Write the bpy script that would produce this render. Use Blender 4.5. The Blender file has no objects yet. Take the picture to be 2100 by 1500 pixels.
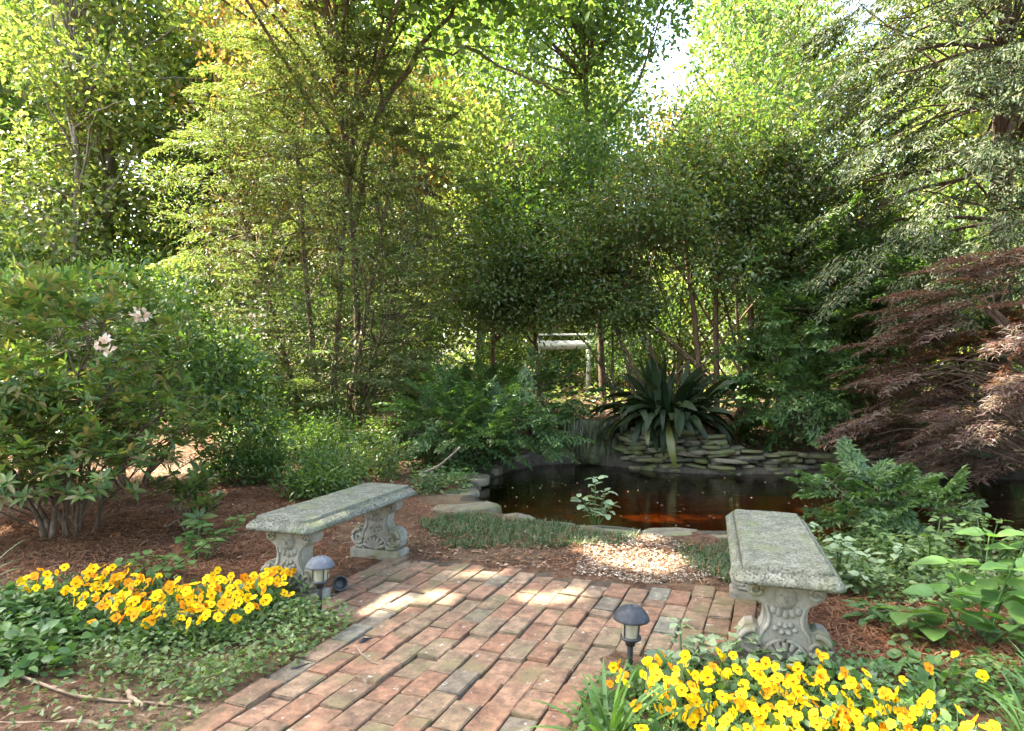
import bpy, bmesh, math, numpy as np
from mathutils import Vector, Matrix
R = math.radians
scene = bpy.context.scene
COL = scene.collection

# ---------------------------------------------------------------- camera, sky, sun, exposure
cam_d = bpy.data.cameras.new('camera'); cam = bpy.data.objects.new('camera', cam_d); COL.objects.link(cam)
cam.location = (0, 0, 1.2); cam.rotation_euler = (R(90), 0, 0)
cam_d.sensor_width = 36; cam_d.lens = 24.0; cam_d.clip_end = 2000; cam_d.clip_start = 0.02
scene.camera = cam
SUN_AZ, SUN_EL = R(-72), R(58)
S = np.array([math.sin(SUN_AZ)*math.cos(SUN_EL), math.cos(SUN_AZ)*math.cos(SUN_EL), math.sin(SUN_EL)])
world = bpy.data.worlds.new('World'); scene.world = world; world.use_nodes = True
wn = world.node_tree.nodes; wl = world.node_tree.links
sky = wn.new('ShaderNodeTexSky'); sky.sky_type = 'NISHITA'; sky.sun_disc = False
sky.sun_elevation = SUN_EL; sky.sun_rotation = SUN_AZ; sky.dust_density = 4.0; sky.air_density = 1.0; sky.ozone_density = 0.6
wl.new(sky.outputs[0], wn['Background'].inputs[0]); wn['Background'].inputs[1].default_value = 0.15
sl = bpy.data.lights.new('sun', 'SUN'); sl.energy = 5.0; sl.angle = R(0.53); sl.color = (1, 0.95, 0.86)
so = bpy.data.objects.new('sun', sl); COL.objects.link(so)
so.rotation_euler = Vector(S).to_track_quat('Z', 'Y').to_euler()
vs = scene.view_settings; vs.view_transform = 'Standard'; vs.look = 'None'; vs.gamma = 1.0; vs.exposure = 3.5
vs.use_white_balance = True; vs.white_balance_temperature = 6750; vs.white_balance_tint = 6
scene.cycles.max_bounces = 5; scene.cycles.diffuse_bounces = 3; scene.cycles.glossy_bounces = 2
scene.cycles.transmission_bounces = 3; scene.cycles.transparent_max_bounces = 8; scene.cycles.use_denoising = True
scene.cycles.sample_clamp_indirect = 6.0

# ---------------------------------------------------------------- helpers
rng = np.random.default_rng(7)
def nrm(a): return a / np.maximum(np.linalg.norm(a, axis=-1, keepdims=True), 1e-9)
def sstep(a, b, x): t = np.clip((x-a)/(b-a), 0, 1); return t*t*(3-2*t)
def tag(o, label=None, cat=None, group=None, kind=None):
    if label: o['label'] = label
    if cat: o['category'] = cat
    if group: o['group'] = group
    if kind: o['kind'] = kind
    return o
def link(name, me, mat=None, parent=None):
    o = bpy.data.objects.new(name, me); COL.objects.link(o)
    if mat is not None and me is not None and not me.materials:
        for m in (mat if isinstance(mat, (list, tuple)) else [mat]): me.materials.append(m)
    if parent is not None: o.parent = parent
    return o
def empty(name, loc=(0,0,0), rz=0.0):
    o = bpy.data.objects.new(name, None); o.empty_display_size = 0.1; COL.objects.link(o)
    o.location = loc; o.rotation_euler = (0, 0, rz); return o
def mesh_np(name, V, F, smooth=False, midx=None):
    V = np.asarray(V, np.float32); F = np.asarray(F, np.int32); m, k = F.shape
    me = bpy.data.meshes.new(name)
    me.vertices.add(len(V)); me.vertices.foreach_set('co', V.ravel())
    me.loops.add(m*k); me.loops.foreach_set('vertex_index', F.ravel())
    me.polygons.add(m); me.polygons.foreach_set('loop_start', np.arange(0, m*k, k, dtype=np.int32))
    if smooth: me.polygons.foreach_set('use_smooth', np.ones(m, bool))
    if midx is not None: me.polygons.foreach_set('material_index', np.asarray(midx, np.int32))
    me.update(calc_edges=True); return me
class MB:                                   # collects quads/tris (as quads) into one mesh
    def __init__(s): s.V = []; s.F = []; s.n = 0
    def add(s, V, F):
        V = np.asarray(V, float); F = np.asarray(F, int)
        if F.shape[1] == 4: F = np.concatenate([F[:, [0,1,2]], F[:, [0,2,3]]])
        s.V.append(V); s.F.append(F + s.n); s.n += len(V)
    def tube(s, pts, rad, sides=6, cap=True):
        pts = np.asarray(pts, float); n = len(pts); rad = np.broadcast_to(np.asarray(rad, float), (n,))
        T = nrm(np.gradient(pts, axis=0)); ref = np.array([0,0,1.]) if abs(T[0,2]) < 0.9 else np.array([1.,0,0])
        A = nrm(np.cross(T, ref)); B = np.cross(T, A)
        a = np.linspace(0, 2*math.pi, sides, endpoint=False)
        V = pts[:,None] + rad[:,None,None]*(np.cos(a)[None,:,None]*A[:,None] + np.sin(a)[None,:,None]*B[:,None])
        V = V.reshape(-1,3); i = np.arange(n-1)[:,None]*sides; j = np.arange(sides)[None]; j2 = (j+1) % sides
        F = np.stack([i+j, i+j2, i+sides+j2, i+sides+j], -1).reshape(-1,4)
        s.add(V, F)
        if cap:
            for e in (0, n-1):
                c = np.vstack([V[e*sides:(e+1)*sides], pts[e]]); k = np.arange(sides)
                s.add(c, np.stack([k, (k+1) % sides, np.full(sides, sides)], -1))
    def box(s, c, d, rz=0.0):
        q = np.array([[x,y,z] for x in (-1,1) for y in (-1,1) for z in (-1,1)], float)*np.asarray(d)/2
        cr, sr = math.cos(rz), math.sin(rz); q = np.stack([q[:,0]*cr-q[:,1]*sr, q[:,0]*sr+q[:,1]*cr, q[:,2]], -1)+np.asarray(c)
        s.add(q, [[0,1,3,2],[4,6,7,5],[0,4,5,1],[2,3,7,6],[0,2,6,4],[1,5,7,3]])
    def lathe(s, prof, sides=24, c=(0,0,0), wob=0, r=None):
        prof = np.asarray(prof, float); n = len(prof); a = np.linspace(0, 2*math.pi, sides, endpoint=False)
        V = np.stack([prof[:,0,None]*np.cos(a), prof[:,0,None]*np.sin(a), np.repeat(prof[:,1,None], sides, 1)], -1).reshape(-1,3)+np.asarray(c)
        i = np.arange(n-1)[:,None]*sides; j = np.arange(sides)[None]; j2 = (j+1) % sides
        s.add(V, np.stack([i+j, i+j2, i+sides+j2, i+sides+j], -1).reshape(-1,4))
    def mesh(s, name, smooth=False): return mesh_np(name, np.concatenate(s.V), np.concatenate(s.F), smooth)
    def build(s, name, mat, parent=None, smooth=False): return link(name, s.mesh(name, smooth), mat, parent)
def bm_mesh(name, bm, smooth=False):
    me = bpy.data.meshes.new(name); bm.to_mesh(me); bm.free()
    if smooth: me.polygons.foreach_set('use_smooth', np.ones(len(me.polygons), bool))
    return me

# value noise
_tab = np.random.default_rng(3).random((256, 256))
def vnoise(x, y):
    xi = np.floor(x).astype(int); yi = np.floor(y).astype(int); fx = x-xi; fy = y-yi
    fx = fx*fx*(3-2*fx); fy = fy*fy*(3-2*fy); g = lambda a, b: _tab[a % 256, b % 256]
    return (g(xi,yi)*(1-fx)+g(xi+1,yi)*fx)*(1-fy)+(g(xi,yi+1)*(1-fx)+g(xi+1,yi+1)*fx)*fy

# ---------------------------------------------------------------- materials
def new_mat(name):
    m = bpy.data.materials.new(name); m.use_nodes = True; nt = m.node_tree; nt.nodes.clear()
    out = nt.nodes.new('ShaderNodeOutputMaterial'); return m, nt, out
def nd(nt, t, **kw):
    n = nt.nodes.new(t)
    for k, v in kw.items():
        if k.startswith('i_'):
            key = k[2:]; key = int(key) if key.isdigit() else key.replace('_', ' ')
            n.inputs[key].default_value = v
        else: setattr(n, k, v)
    return n
def ramp(nt, fac, stops, interp='LINEAR'):
    r = nt.nodes.new('ShaderNodeValToRGB'); r.color_ramp.interpolation = interp; e = r.color_ramp.elements
    while len(e) < len(stops): e.new(0.5)
    for el, (p, c) in zip(e, stops): el.position = p; el.color = (*c, 1)
    if fac is not None: nt.links.new(fac, r.inputs[0])
    return r
def leaf_mat(name, cols, trans=0.4, tcol=(1.25,1.25,0.5), rough=0.45, spec=0.35, obj_var=0.0):
    m, nt, out = new_mat(name); L = nt.links.new
    geo = nd(nt, 'ShaderNodeNewGeometry')
    fac = geo.outputs['Random Per Island']
    if cols[1][1] > cols[1][0]: cols = [tuple(0.13*(.3*a_+.6*b_+.1*c_)+0.87*v_ for v_ in (a_*1.06,b_*.98,c_)) for a_, b_, c_ in cols]
    n = len(cols); r = ramp(nt, fac, [(i/max(n-1,1), c) for i, c in enumerate(cols)])
    col = r.outputs[0]
    if obj_var:
        oi = nd(nt, 'ShaderNodeObjectInfo'); hs = nd(nt, 'ShaderNodeHueSaturation')
        mr = nd(nt, 'ShaderNodeMapRange'); mr.inputs[3].default_value = 0.5-obj_var*0.5; mr.inputs[4].default_value = 0.5+obj_var*0.5
        mv = nd(nt, 'ShaderNodeMapRange'); mv.inputs[3].default_value = 1+obj_var*3; mv.inputs[4].default_value = 1-obj_var*3
        L(oi.outputs['Random'], mr.inputs[0]); L(oi.outputs['Random'], mv.inputs[0]); L(mr.outputs[0], hs.inputs['Hue']); L(mv.outputs[0], hs.inputs['Value'])
        L(col, hs.inputs['Color']); col = hs.outputs[0]
    p = nd(nt, 'ShaderNodeBsdfPrincipled'); p.inputs['Roughness'].default_value = rough; p.inputs['Specular IOR Level'].default_value = spec
    L(col, p.inputs['Base Color'])
    t = nd(nt, 'ShaderNodeBsdfTranslucent'); mul = nd(nt, 'ShaderNodeMix', data_type='RGBA', blend_type='MULTIPLY')
    mul.inputs[0].default_value = 1; L(col, mul.inputs[6]); mul.inputs[7].default_value = (*tcol, 1); L(mul.outputs[2], t.inputs[0])
    mx = nd(nt, 'ShaderNodeMixShader'); mx.inputs[0].default_value = trans
    L(p.outputs[0], mx.inputs[1]); L(t.outputs[0], mx.inputs[2]); L(mx.outputs[0], out.inputs[0]); return m
def solid_mat(name, stops, scale=8.0, detail=6.0, rough=0.8, bump=0.3, bscale=40.0, bdist=0.01, spec=0.3, metal=0.0, coords='Object', extra=None, stretch=None):
    m, nt, out = new_mat(name); L = nt.links.new
    tc = nd(nt, 'ShaderNodeTexCoord'); co = tc.outputs[coords]
    if stretch:
        mp = nd(nt, 'ShaderNodeMapping'); mp.inputs['Scale'].default_value = stretch; L(co, mp.inputs[0]); co = mp.outputs[0]
    n1 = nd(nt, 'ShaderNodeTexNoise'); n1.inputs['Scale'].default_value = scale; n1.inputs['Detail'].default_value = detail; n1.inputs['Roughness'].default_value = 0.65; L(co, n1.inputs[0])
    r = ramp(nt, n1.outputs[0], stops); col = r.outputs[0]
    if extra: col = extra(nt, co, col)
    p = nd(nt, 'ShaderNodeBsdfPrincipled'); p.inputs['Roughness'].default_value = rough; p.inputs['Specular IOR Level'].default_value = spec; p.inputs['Metallic'].default_value = metal
    L(col, p.inputs['Base Color'])
    if bump:
        n2 = nd(nt, 'ShaderNodeTexNoise'); n2.inputs['Scale'].default_value = bscale; n2.inputs['Detail'].default_value = 5; L(co, n2.inputs[0])
        b = nd(nt, 'ShaderNodeBump'); b.inputs['Strength'].default_value = bump; b.inputs['Distance'].default_value = bdist
        L(n2.outputs[0], b.inputs['Height']); L(b.outputs[0], p.inputs['Normal'])
    L(p.outputs[0], out.inputs[0]); return m
def speck(scale, lo, hi, colr, amt=0.8, tex='noise'):
    def f(nt, co, col):
        n = nd(nt, 'ShaderNodeTexNoise'); n.inputs['Scale'].default_value = scale; n.inputs['Detail'].default_value = 3; nt.links.new(co, n.inputs[0])
        r = ramp(nt, n.outputs[0], [(lo, (0,0,0)), (hi, (1,1,1))])
        q = nd(nt, 'ShaderNodeMath', operation='MULTIPLY'); q.inputs[1].default_value = amt; nt.links.new(r.outputs[0], q.inputs[0])
        mx = nd(nt, 'ShaderNodeMix', data_type='RGBA'); nt.links.new(q.outputs[0], mx.inputs[0]); nt.links.new(col, mx.inputs[6]); mx.inputs[7].default_value = (*colr, 1)
        return mx.outputs[2]
    return f
def chain(*fs):
    def f(nt, co, col):
        for g in fs: col = g(nt, co, col)
        return col
    return f
M = {}
M['ground'] = solid_mat('mulch_ground', [(0.25,(0.026,0.015,0.009)),(0.45,(0.065,0.036,0.021)),(0.6,(0.105,0.06,0.036)),(0.78,(0.19,0.135,0.09))], scale=14, detail=10, rough=0.95, bump=0.8, bscale=60, bdist=0.02, spec=0.1,
    extra=chain(speck(1.1, 0.5, 0.68, (0.13,0.10,0.06), 0.7), speck(45, 0.58, 0.68, (0.025,0.015,0.01), 0.7)))
M['bed'] = solid_mat('pond_bed', [(0.3,(0.16,0.10,0.05)),(0.7,(0.38,0.25,0.12))], scale=5, rough=0.9, bump=0.4, bscale=20)
M['wet_bank'] = solid_mat('wet_bank', [(0.3,(0.018,0.014,0.009)),(0.7,(0.06,0.05,0.03))], scale=14, rough=0.8, bump=0.8, bscale=40)
M['joint'] = solid_mat('joint_soil', [(0.3,(0.02,0.015,0.01)),(0.6,(0.06,0.042,0.026)),(0.75,(0.07,0.07,0.025))], scale=30, rough=0.95, bump=0.5)
def brick_mat():
    m, nt, out = new_mat('brick'); L = nt.links.new
    oi = nd(nt, 'ShaderNodeObjectInfo'); tc = nd(nt, 'ShaderNodeTexCoord')
    base = ramp(nt, oi.outputs['Random'], [(0.0,(0.275,0.15,0.092)),(0.16,(0.24,0.15,0.096)),(0.30,(0.31,0.185,0.118)),(0.45,(0.245,0.17,0.107)),(0.58,(0.285,0.155,0.097)),(0.7,(0.30,0.205,0.135)),(0.82,(0.26,0.185,0.122)),(0.91,(0.195,0.16,0.118)),(0.97,(0.215,0.20,0.155))], 'CONSTANT')
    vec = nd(nt, 'ShaderNodeVectorMath', operation='ADD'); sc = nd(nt, 'ShaderNodeMath', operation='MULTIPLY'); sc.inputs[1].default_value = 91.0
    L(oi.outputs['Random'], sc.inputs[0]); L(tc.outputs['Object'], vec.inputs[0]); L(sc.outputs[0], vec.inputs[1])
    n = nd(nt, 'ShaderNodeTexNoise', noise_dimensions='3D'); n.inputs['Scale'].default_value = 17; n.inputs['Detail'].default_value = 8; n.inputs['Roughness'].default_value = 0.7; L(vec.outputs[0], n.inputs[0])
    v = ramp(nt, n.outputs[0], [(0.28,(0.17,0.165,0.15)),(0.48,(0.50,0.495,0.48)),(0.70,(0.92,0.88,0.82))])
    mu = nd(nt, 'ShaderNodeMix', data_type='RGBA', blend_type='MULTIPLY'); mu.inputs[0].default_value = 1; L(base.outputs[0], mu.inputs[6]); L(v.outputs[0], mu.inputs[7])
    col = speck(6, 0.53, 0.68, (0.105,0.095,0.045), 0.65)(nt, vec.outputs[0], mu.outputs[2])
    col = speck(75, 0.60, 0.70, (0.05,0.035,0.025), 0.6)(nt, vec.outputs[0], col)
    col = speck(28, 0.66, 0.74, (0.42,0.40,0.34), 0.45)(nt, vec.outputs[0], col)
    p = nd(nt, 'ShaderNodeBsdfPrincipled'); p.inputs['Roughness'].default_value = 0.82; p.inputs['Specular IOR Level'].default_value = 0.3; L(col, p.inputs['Base Color'])
    n2 = nd(nt, 'ShaderNodeTexNoise'); n2.inputs['Scale'].default_value = 45; n2.inputs['Detail'].default_value = 8; L(vec.outputs[0], n2.inputs[0])
    b = nd(nt, 'ShaderNodeBump'); b.inputs['Strength'].default_value = 0.7; b.inputs['Distance'].default_value = 0.006; L(n2.outputs[0], b.inputs['Height']); L(b.outputs[0], p.inputs['Normal'])
    L(p.outputs[0], out.inputs[0]); return m
M['brick'] = brick_mat()
M['seat'] = solid_mat('weathered_cast_stone', [(0.3,(0.085,0.09,0.066)),(0.5,(0.14,0.143,0.11)),(0.7,(0.205,0.203,0.165))], scale=14, rough=0.95, bump=1.0, bscale=95, bdist=0.012, spec=0.1,
    extra=chain(speck(34, 0.52, 0.70, (0.075,0.078,0.055), .7), speck(105, 0.50, 0.60, (0.05,0.05,0.04), 0.85), speck(5, 0.50, 0.68, (0.105,0.12,0.055), 0.6)))
M['leg'] = solid_mat('carved_cast_stone', [(0.3,(0.12,0.11,0.082)),(0.5,(0.20,0.188,0.15)),(0.7,(0.285,0.27,0.225))], scale=10, rough=0.92, bump=0.5, bscale=70, bdist=0.005, spec=0.15,
    extra=chain(speck(6, 0.50, 0.66, (0.115,0.105,0.035), 0.75), speck(60, 0.6, 0.7, (0.13,0.12,0.09), 0.6)))
M['slate'] = solid_mat('mossy_slab', [(0.3,(0.04,0.034,0.022)),(0.5,(0.10,0.085,0.055)),(0.7,(0.17,0.145,0.095))], scale=6, rough=0.85, bump=0.6, bscale=35, bdist=0.01, spec=0.3,
    extra=chain(speck(4.0, 0.46, 0.62, (0.07,0.08,0.02), 0.85)))
M['slate_tan'] = solid_mat('tan_slab', [(0.3,(0.08,0.065,0.042)),(0.7,(0.21,0.175,0.12))], scale=7, rough=0.9, bump=0.6, bscale=35, bdist=0.01, extra=speck(5.0,0.5,0.64,(0.07,0.08,0.025),0.7))
M['slate_dark'] = solid_mat('dark_slab', [(0.3,(0.02,0.018,0.013)),(0.7,(0.085,0.078,0.058))], scale=7, rough=0.8, bump=0.6, bscale=35, bdist=0.01, extra=speck(5.0,0.5,0.64,(0.045,0.055,0.015),0.7))
M['edge_stone'] = solid_mat('lichen_slab', [(0.3,(0.06,0.05,0.034)),(0.5,(0.12,0.105,0.07)),(0.7,(0.19,0.165,0.12))], scale=7, rough=0.9, bump=0.6, bscale=35, bdist=0.01,
    extra=chain(speck(5.0, 0.5, 0.66, (0.09,0.095,0.03), 0.75)))
M['pale_stone'] = solid_mat('pale_stone', [(0.3,(0.28,0.25,0.21)),(0.7,(0.5,0.46,0.4))], scale=8, bump=0.5)
M['moss_rock'] = solid_mat('moss_rock', [(0.3,(0.02,0.02,0.014)),(0.55,(0.05,0.055,0.02)),(0.7,(0.09,0.11,0.03))], scale=6, bump=0.8, bscale=20, bdist=0.03)
M['bark'] = solid_mat('bark', [(0.3,(0.05,0.033,0.022)),(0.5,(0.11,0.075,0.05)),(0.7,(0.20,0.15,0.11))], scale=9, rough=0.95, bump=0.8, bscale=30, bdist=0.02, spec=0.1, stretch=(3,3,0.6))
M['bark_red'] = solid_mat('smooth_bark', [(0.3,(0.06,0.034,0.02)),(0.5,(0.12,0.072,0.042)),(0.72,(0.22,0.145,0.09))], scale=8, rough=0.85, bump=0.5, bscale=25, bdist=0.01, spec=0.2, stretch=(3,3,0.7))
M['bark_grey'] = solid_mat('grey_bark', [(0.3,(0.10,0.085,0.07)),(0.5,(0.19,0.165,0.14)),(0.72,(0.30,0.27,0.235))], scale=7, rough=0.9, bump=0.5, bscale=25, bdist=0.01, spec=0.2, stretch=(3,3,0.7))
M['twig'] = solid_mat('twig', [(0.3,(0.09,0.06,0.04)),(0.7,(0.24,0.17,0.12))], scale=12, rough=0.95, bump=0.3)
M['root'] = solid_mat('root', [(0.3,(0.13,0.09,0.055)),(0.7,(0.30,0.22,0.145))], scale=9, rough=0.95, bump=0.5)
M['black'] = solid_mat('black_metal', [(0.3,(0.012,0.012,0.013)),(0.7,(0.03,0.03,0.032))], scale=20, rough=0.5, bump=0.1, spec=0.5)
M['cap'] = solid_mat('weathered_black_cap', [(0.35,(0.014,0.016,0.02)),(0.6,(0.032,0.036,0.043)),(0.75,(0.09,0.10,0.115))], scale=30, rough=0.65, bump=0.3, bscale=90, bdist=0.002, spec=0.25)
M['cap_pale'] = solid_mat('faded_grey_cap', [(0.35,(0.05,0.057,0.065)),(0.6,(0.09,0.098,0.11)),(0.75,(0.15,0.16,0.175))], scale=18, rough=0.7, bump=0.2, bscale=90, bdist=0.002, spec=0.25)
M['white_wood'] = solid_mat('white_paint', [(0.3,(0.40,0.40,0.35)),(0.7,(0.56,0.56,0.5))], scale=5, rough=0.6, bump=0.1)
M['edging'] = solid_mat('black_edging', [(0.3,(0.012,0.01,0.009)),(0.7,(0.04,0.032,0.026))], scale=15, rough=0.7, bump=0.3)
def lens_mat():
    m, nt, out = new_mat('ribbed_lens'); p = nd(nt, 'ShaderNodeBsdfPrincipled'); L = nt.links.new
    p.inputs['Base Color'].default_value = (0.55,0.5,0.36,1); p.inputs['Roughness'].default_value = 0.25; p.inputs['Transmission Weight'].default_value = 0.55
    p.inputs['IOR'].default_value = 1.3; L(p.outputs[0], out.inputs[0]); return m
M['lens'] = lens_mat()
def water_mat():
    m, nt, out = new_mat('dark_pond_water'); L = nt.links.new
    tr = nd(nt, 'ShaderNodeBsdfTransparent'); tr.inputs[0].default_value = (0.29,0.145,0.042,1)
    gl = nd(nt, 'ShaderNodeBsdfGlossy'); gl.inputs['Roughness'].default_value = 0.015; gl.inputs[0].default_value = (1,1,1,1)
    fr = nd(nt, 'ShaderNodeFresnel'); fr.inputs[0].default_value = 1.33
    tc = nd(nt, 'ShaderNodeTexCoord'); mp = nd(nt, 'ShaderNodeMapping'); mp.inputs['Scale'].default_value = (1.0,2.2,1); L(tc.outputs['Object'], mp.inputs[0])
    n = nd(nt, 'ShaderNodeTexNoise'); n.inputs['Scale'].default_value = 9; n.inputs['Detail'].default_value = 3; L(mp.outputs[0], n.inputs[0])
    b = nd(nt, 'ShaderNodeBump'); b.inputs['Strength'].default_value = 0.16; b.inputs['Distance'].default_value = 0.02; L(n.outputs[0], b.inputs['Height'])
    L(b.outputs[0], gl.inputs['Normal']); L(b.outputs[0], fr.inputs['Normal'])
    mx = nd(nt, 'ShaderNodeMixShader'); L(fr.outputs[0], mx.inputs[0]); L(tr.outputs[0], mx.inputs[1]); L(gl.outputs[0], mx.inputs[2]); L(mx.outputs[0], out.inputs[0]); return m
M['water'] = water_mat()
# foliage: base colours per leaf island
M['lf_sunny'] = leaf_mat('spring_leaves', [(0.05,0.11,0.02),(0.085,0.165,0.026),(0.125,0.21,0.034),(0.17,0.235,0.045),(0.23,0.22,0.065)], 0.5, (1.35,1.4,0.7), obj_var=0.04)
M['lf_canopy'] = leaf_mat('canopy_leaves', [(0.05,0.115,0.018),(0.085,0.165,0.024),(0.135,0.21,0.034)], 0.5, (1.35,1.4,0.65))
M['lf_gold'] = leaf_mat('new_growth_leaves', [(0.09,0.14,0.02),(0.16,0.17,0.03),(0.26,0.19,0.04),(0.30,0.17,0.06),(0.12,0.18,0.02)], 0.45, (1.4,1.25,0.5))
M['lf_fine'] = leaf_mat('fine_conifer_leaves', [(0.045,0.085,0.018),(0.075,0.125,0.026),(0.105,0.155,0.034),(0.14,0.175,0.045),(0.14,0.105,0.05)], 0.38, (1.25,1.35,0.65))
M['lf_camellia'] = leaf_mat('glossy_dark_leaves', [(0.03,0.065,0.014),(0.055,0.105,0.02),(0.08,0.145,0.025),(0.12,0.17,0.032),(0.12,0.085,0.035)], 0.4, (1.4,1.6,0.6), rough=0.32, spec=0.5)
M['lf_hemlock'] = leaf_mat('hemlock_needles', [(0.018,0.038,0.012),(0.030,0.056,0.016),(0.048,0.075,0.02),(0.075,0.10,0.03),(0.06,0.05,0.026)], 0.22, (1.2,1.25,0.5), spec=.2)
M['lf_maple'] = leaf_mat('dissected_red_leaves', [(0.04,0.022,0.019),(0.075,0.043,0.038),(0.11,0.066,0.06),(0.09,0.075,0.04),(0.15,0.10,0.09),(0.075,0.078,0.034),(0.10,0.052,0.042)], 0.45, (1.5,0.9,0.6))
M['lf_shrub'] = leaf_mat('blue_green_leaves', [(0.028,0.07,0.016),(0.045,0.105,0.022),(0.07,0.14,0.028),(0.10,0.165,0.036)], 0.35, (1.2,1.4,0.5))
M['lf_azalea'] = leaf_mat('mid_green_leaves', [(0.03,0.075,0.014),(0.05,0.115,0.016),(0.08,0.155,0.02),(0.12,0.18,0.03)], 0.38, (1.3,1.4,0.5))
M['lf_rhodo'] = leaf_mat('rhododendron_leaves', [(0.035,0.085,0.018),(0.06,0.13,0.022),(0.095,0.175,0.028),(0.15,0.20,0.035),(0.19,0.15,0.055)], 0.33, (1.3,1.4,0.5), rough=0.4)
M['lf_pansy'] = leaf_mat('pansy_leaves', [(0.035,0.095,0.018),(0.06,0.14,0.024),(0.09,0.18,0.035)], 0.35, (1.3,1.4,0.5))
M['lf_cover'] = leaf_mat('ground_cover_leaves', [(0.04,0.085,0.02),(0.065,0.13,0.025),(0.10,0.17,0.035),(0.15,0.20,0.06)], 0.35, (1.3,1.4,0.5))
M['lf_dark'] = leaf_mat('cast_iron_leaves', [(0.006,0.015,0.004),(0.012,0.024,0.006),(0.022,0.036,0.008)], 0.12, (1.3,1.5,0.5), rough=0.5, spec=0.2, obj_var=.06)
M['lf_dead'] = leaf_mat('withered_leaf', [(0.30,0.11,0.04),(0.36,0.2,0.08)], 0.3, (1.2,1,0.6))
M['lf_old'] = leaf_mat('yellowing_leaf', [(0.07,0.09,0.02),(0.11,0.11,0.03)], 0.25, (1.2,1.1,0.5), rough=0.35)
M['lf_moss'] = leaf_mat('hanging_moss', [(0.02,0.03,0.008),(0.045,0.06,0.014),(0.075,0.085,0.02)], 0.2)
M['lf_bright'] = leaf_mat('hydrangea_leaves', [(0.05,0.13,0.022),(0.07,0.17,0.026),(0.10,0.21,0.032)], 0.42, (1.3,1.35,0.5), obj_var=0.02)
M['lf_strap'] = leaf_mat('strap_leaves', [(0.035,0.10,0.018),(0.06,0.145,0.022),(0.085,0.18,0.03)], 0.35, (1.3,1.4,0.5))
M['lf_mondo'] = leaf_mat('mondo_blades', [(0.022,0.055,0.016),(0.04,0.085,0.022),(0.07,0.12,0.03)], 0.3, (1.2,1.4,0.5))
M['lf_vari'] = leaf_mat('variegated_leaves', [(0.10,0.19,0.09),(0.17,0.26,0.12),(0.34,0.40,0.24)], 0.35, (1.2,1.3,0.7))
M['petal'] = leaf_mat('yellow_petal', [(0.80,0.47,0.010),(0.82,0.54,0.014),(0.78,0.41,0.009)], 0.25, (1.1,1,0.6), rough=0.7, spec=0.1, obj_var=0.03)
M['petal_o'] = leaf_mat('orange_petal', [(0.66,0.23,0.008),(0.68,0.28,0.01)], 0.25, (1.1,0.9,0.5), rough=0.7, spec=0.1, obj_var=0.03)
M['blotch'] = leaf_mat('dark_face', [(0.11,0.02,0.006),(0.22,0.06,0.008)], 0.1, rough=0.7, spec=0.1)
M['bloom'] = leaf_mat('faded_blossom', [(0.62,0.56,0.48),(0.70,0.50,0.40),(0.66,0.62,0.5)], 0.35, (1.1,1.0,0.9), rough=0.7, spec=0.1)
M['litter'] = leaf_mat('dry_leaves', [(0.05,0.03,0.018),(0.10,0.058,0.034),(0.16,0.10,0.06),(0.27,0.20,0.135),(0.08,0.04,0.022)], 0.15, (1.1,1,0.8), rough=0.9, spec=0.1)
M['sunpatch_litter'] = leaf_mat('sunpatch_leaves', [(0.16,0.12,0.085),(0.30,0.24,0.18),(0.46,0.40,0.32),(0.07,0.045,0.03)], 0.1, (1,1,.9), rough=0.9, spec=0.1)  # pale dry leaves, lightened further to paint sunlight into the patches
M['straw'] = leaf_mat('pine_straw', [(0.07,0.032,0.016),(0.14,0.058,0.028),(0.20,0.09,0.045),(0.27,0.16,0.09)], 0.1, (1,1,1), rough=0.9, spec=0.1)

# ---------------------------------------------------------------- leaf geometry
SHAPES = {
 'rhomb': ([(0,0,0),(.42,.5,.04),(1,0,-.12),(.42,-.5,.04)], [(0,1,2),(0,2,3)]),
 'leaf4': ([(0,0,0),(.42,.5,.07),(1,0,-.14),(.42,-.5,.07),(.45,0,0)], [(0,4,1),(1,4,2),(2,4,3),(3,4,0)]),
 'leaf8': ([(0,0,0),(.28,.44,.06),(.66,.40,.04),(1,0,-.14),(.66,-.40,.04),(.28,-.44,.06),(.3,0,0),(.68,0,-.03)],
           [(0,6,1),(1,6,7),(1,7,2),(2,7,3),(0,5,6),(5,7,6),(5,4,7),(4,3,7)]),
 'blade': ([(0,-.5,0),(0,.5,0),(.55,.42,.10),(.55,-.42,.10),(1,0,-.06)], [(0,2,1),(0,3,2),(3,4,2)]),
 'lobed': ([(0,0,0),(.25,.5,.03),(.45,.2,.0),(.75,.42,-.05),(1,0,-.16),(.75,-.42,-.05),(.45,-.2,.0),(.25,-.5,.03)], [(0,2,1),(0,6,2),(0,7,6),(2,4,3),(6,4,2),(6,5,4)]),
}
def leaf_VF(P, D, N, L, W, shape):
    T, F = SHAPES[shape]; T = np.array(T); F = np.array(F); n = len(P); k = len(T)
    D = nrm(D); Sx = nrm(np.cross(N, D)); N2 = np.cross(D, Sx)
    L = np.broadcast_to(L, (n,))[:,None,None]; W = np.broadcast_to(W, (n,))[:,None,None]
    V = P[:,None] + D[:,None]*L*T[None,:,0,None] + Sx[:,None]*W*T[None,:,1,None] + N2[:,None]*L*T[None,:,2,None]
    return V.reshape(-1,3), (F[None] + (np.arange(n)*k)[:,None,None]).reshape(-1, 3)
def leaf_obj(name, P, D, N, L, W, shape, mat, parent=None):
    V, F = leaf_VF(P, D, N, L, W, shape); return link(name, mesh_np(name, V, F), mat, parent)
def rnd(n, s=1.0): return rng.normal(0, s, (n, 3))
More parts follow.
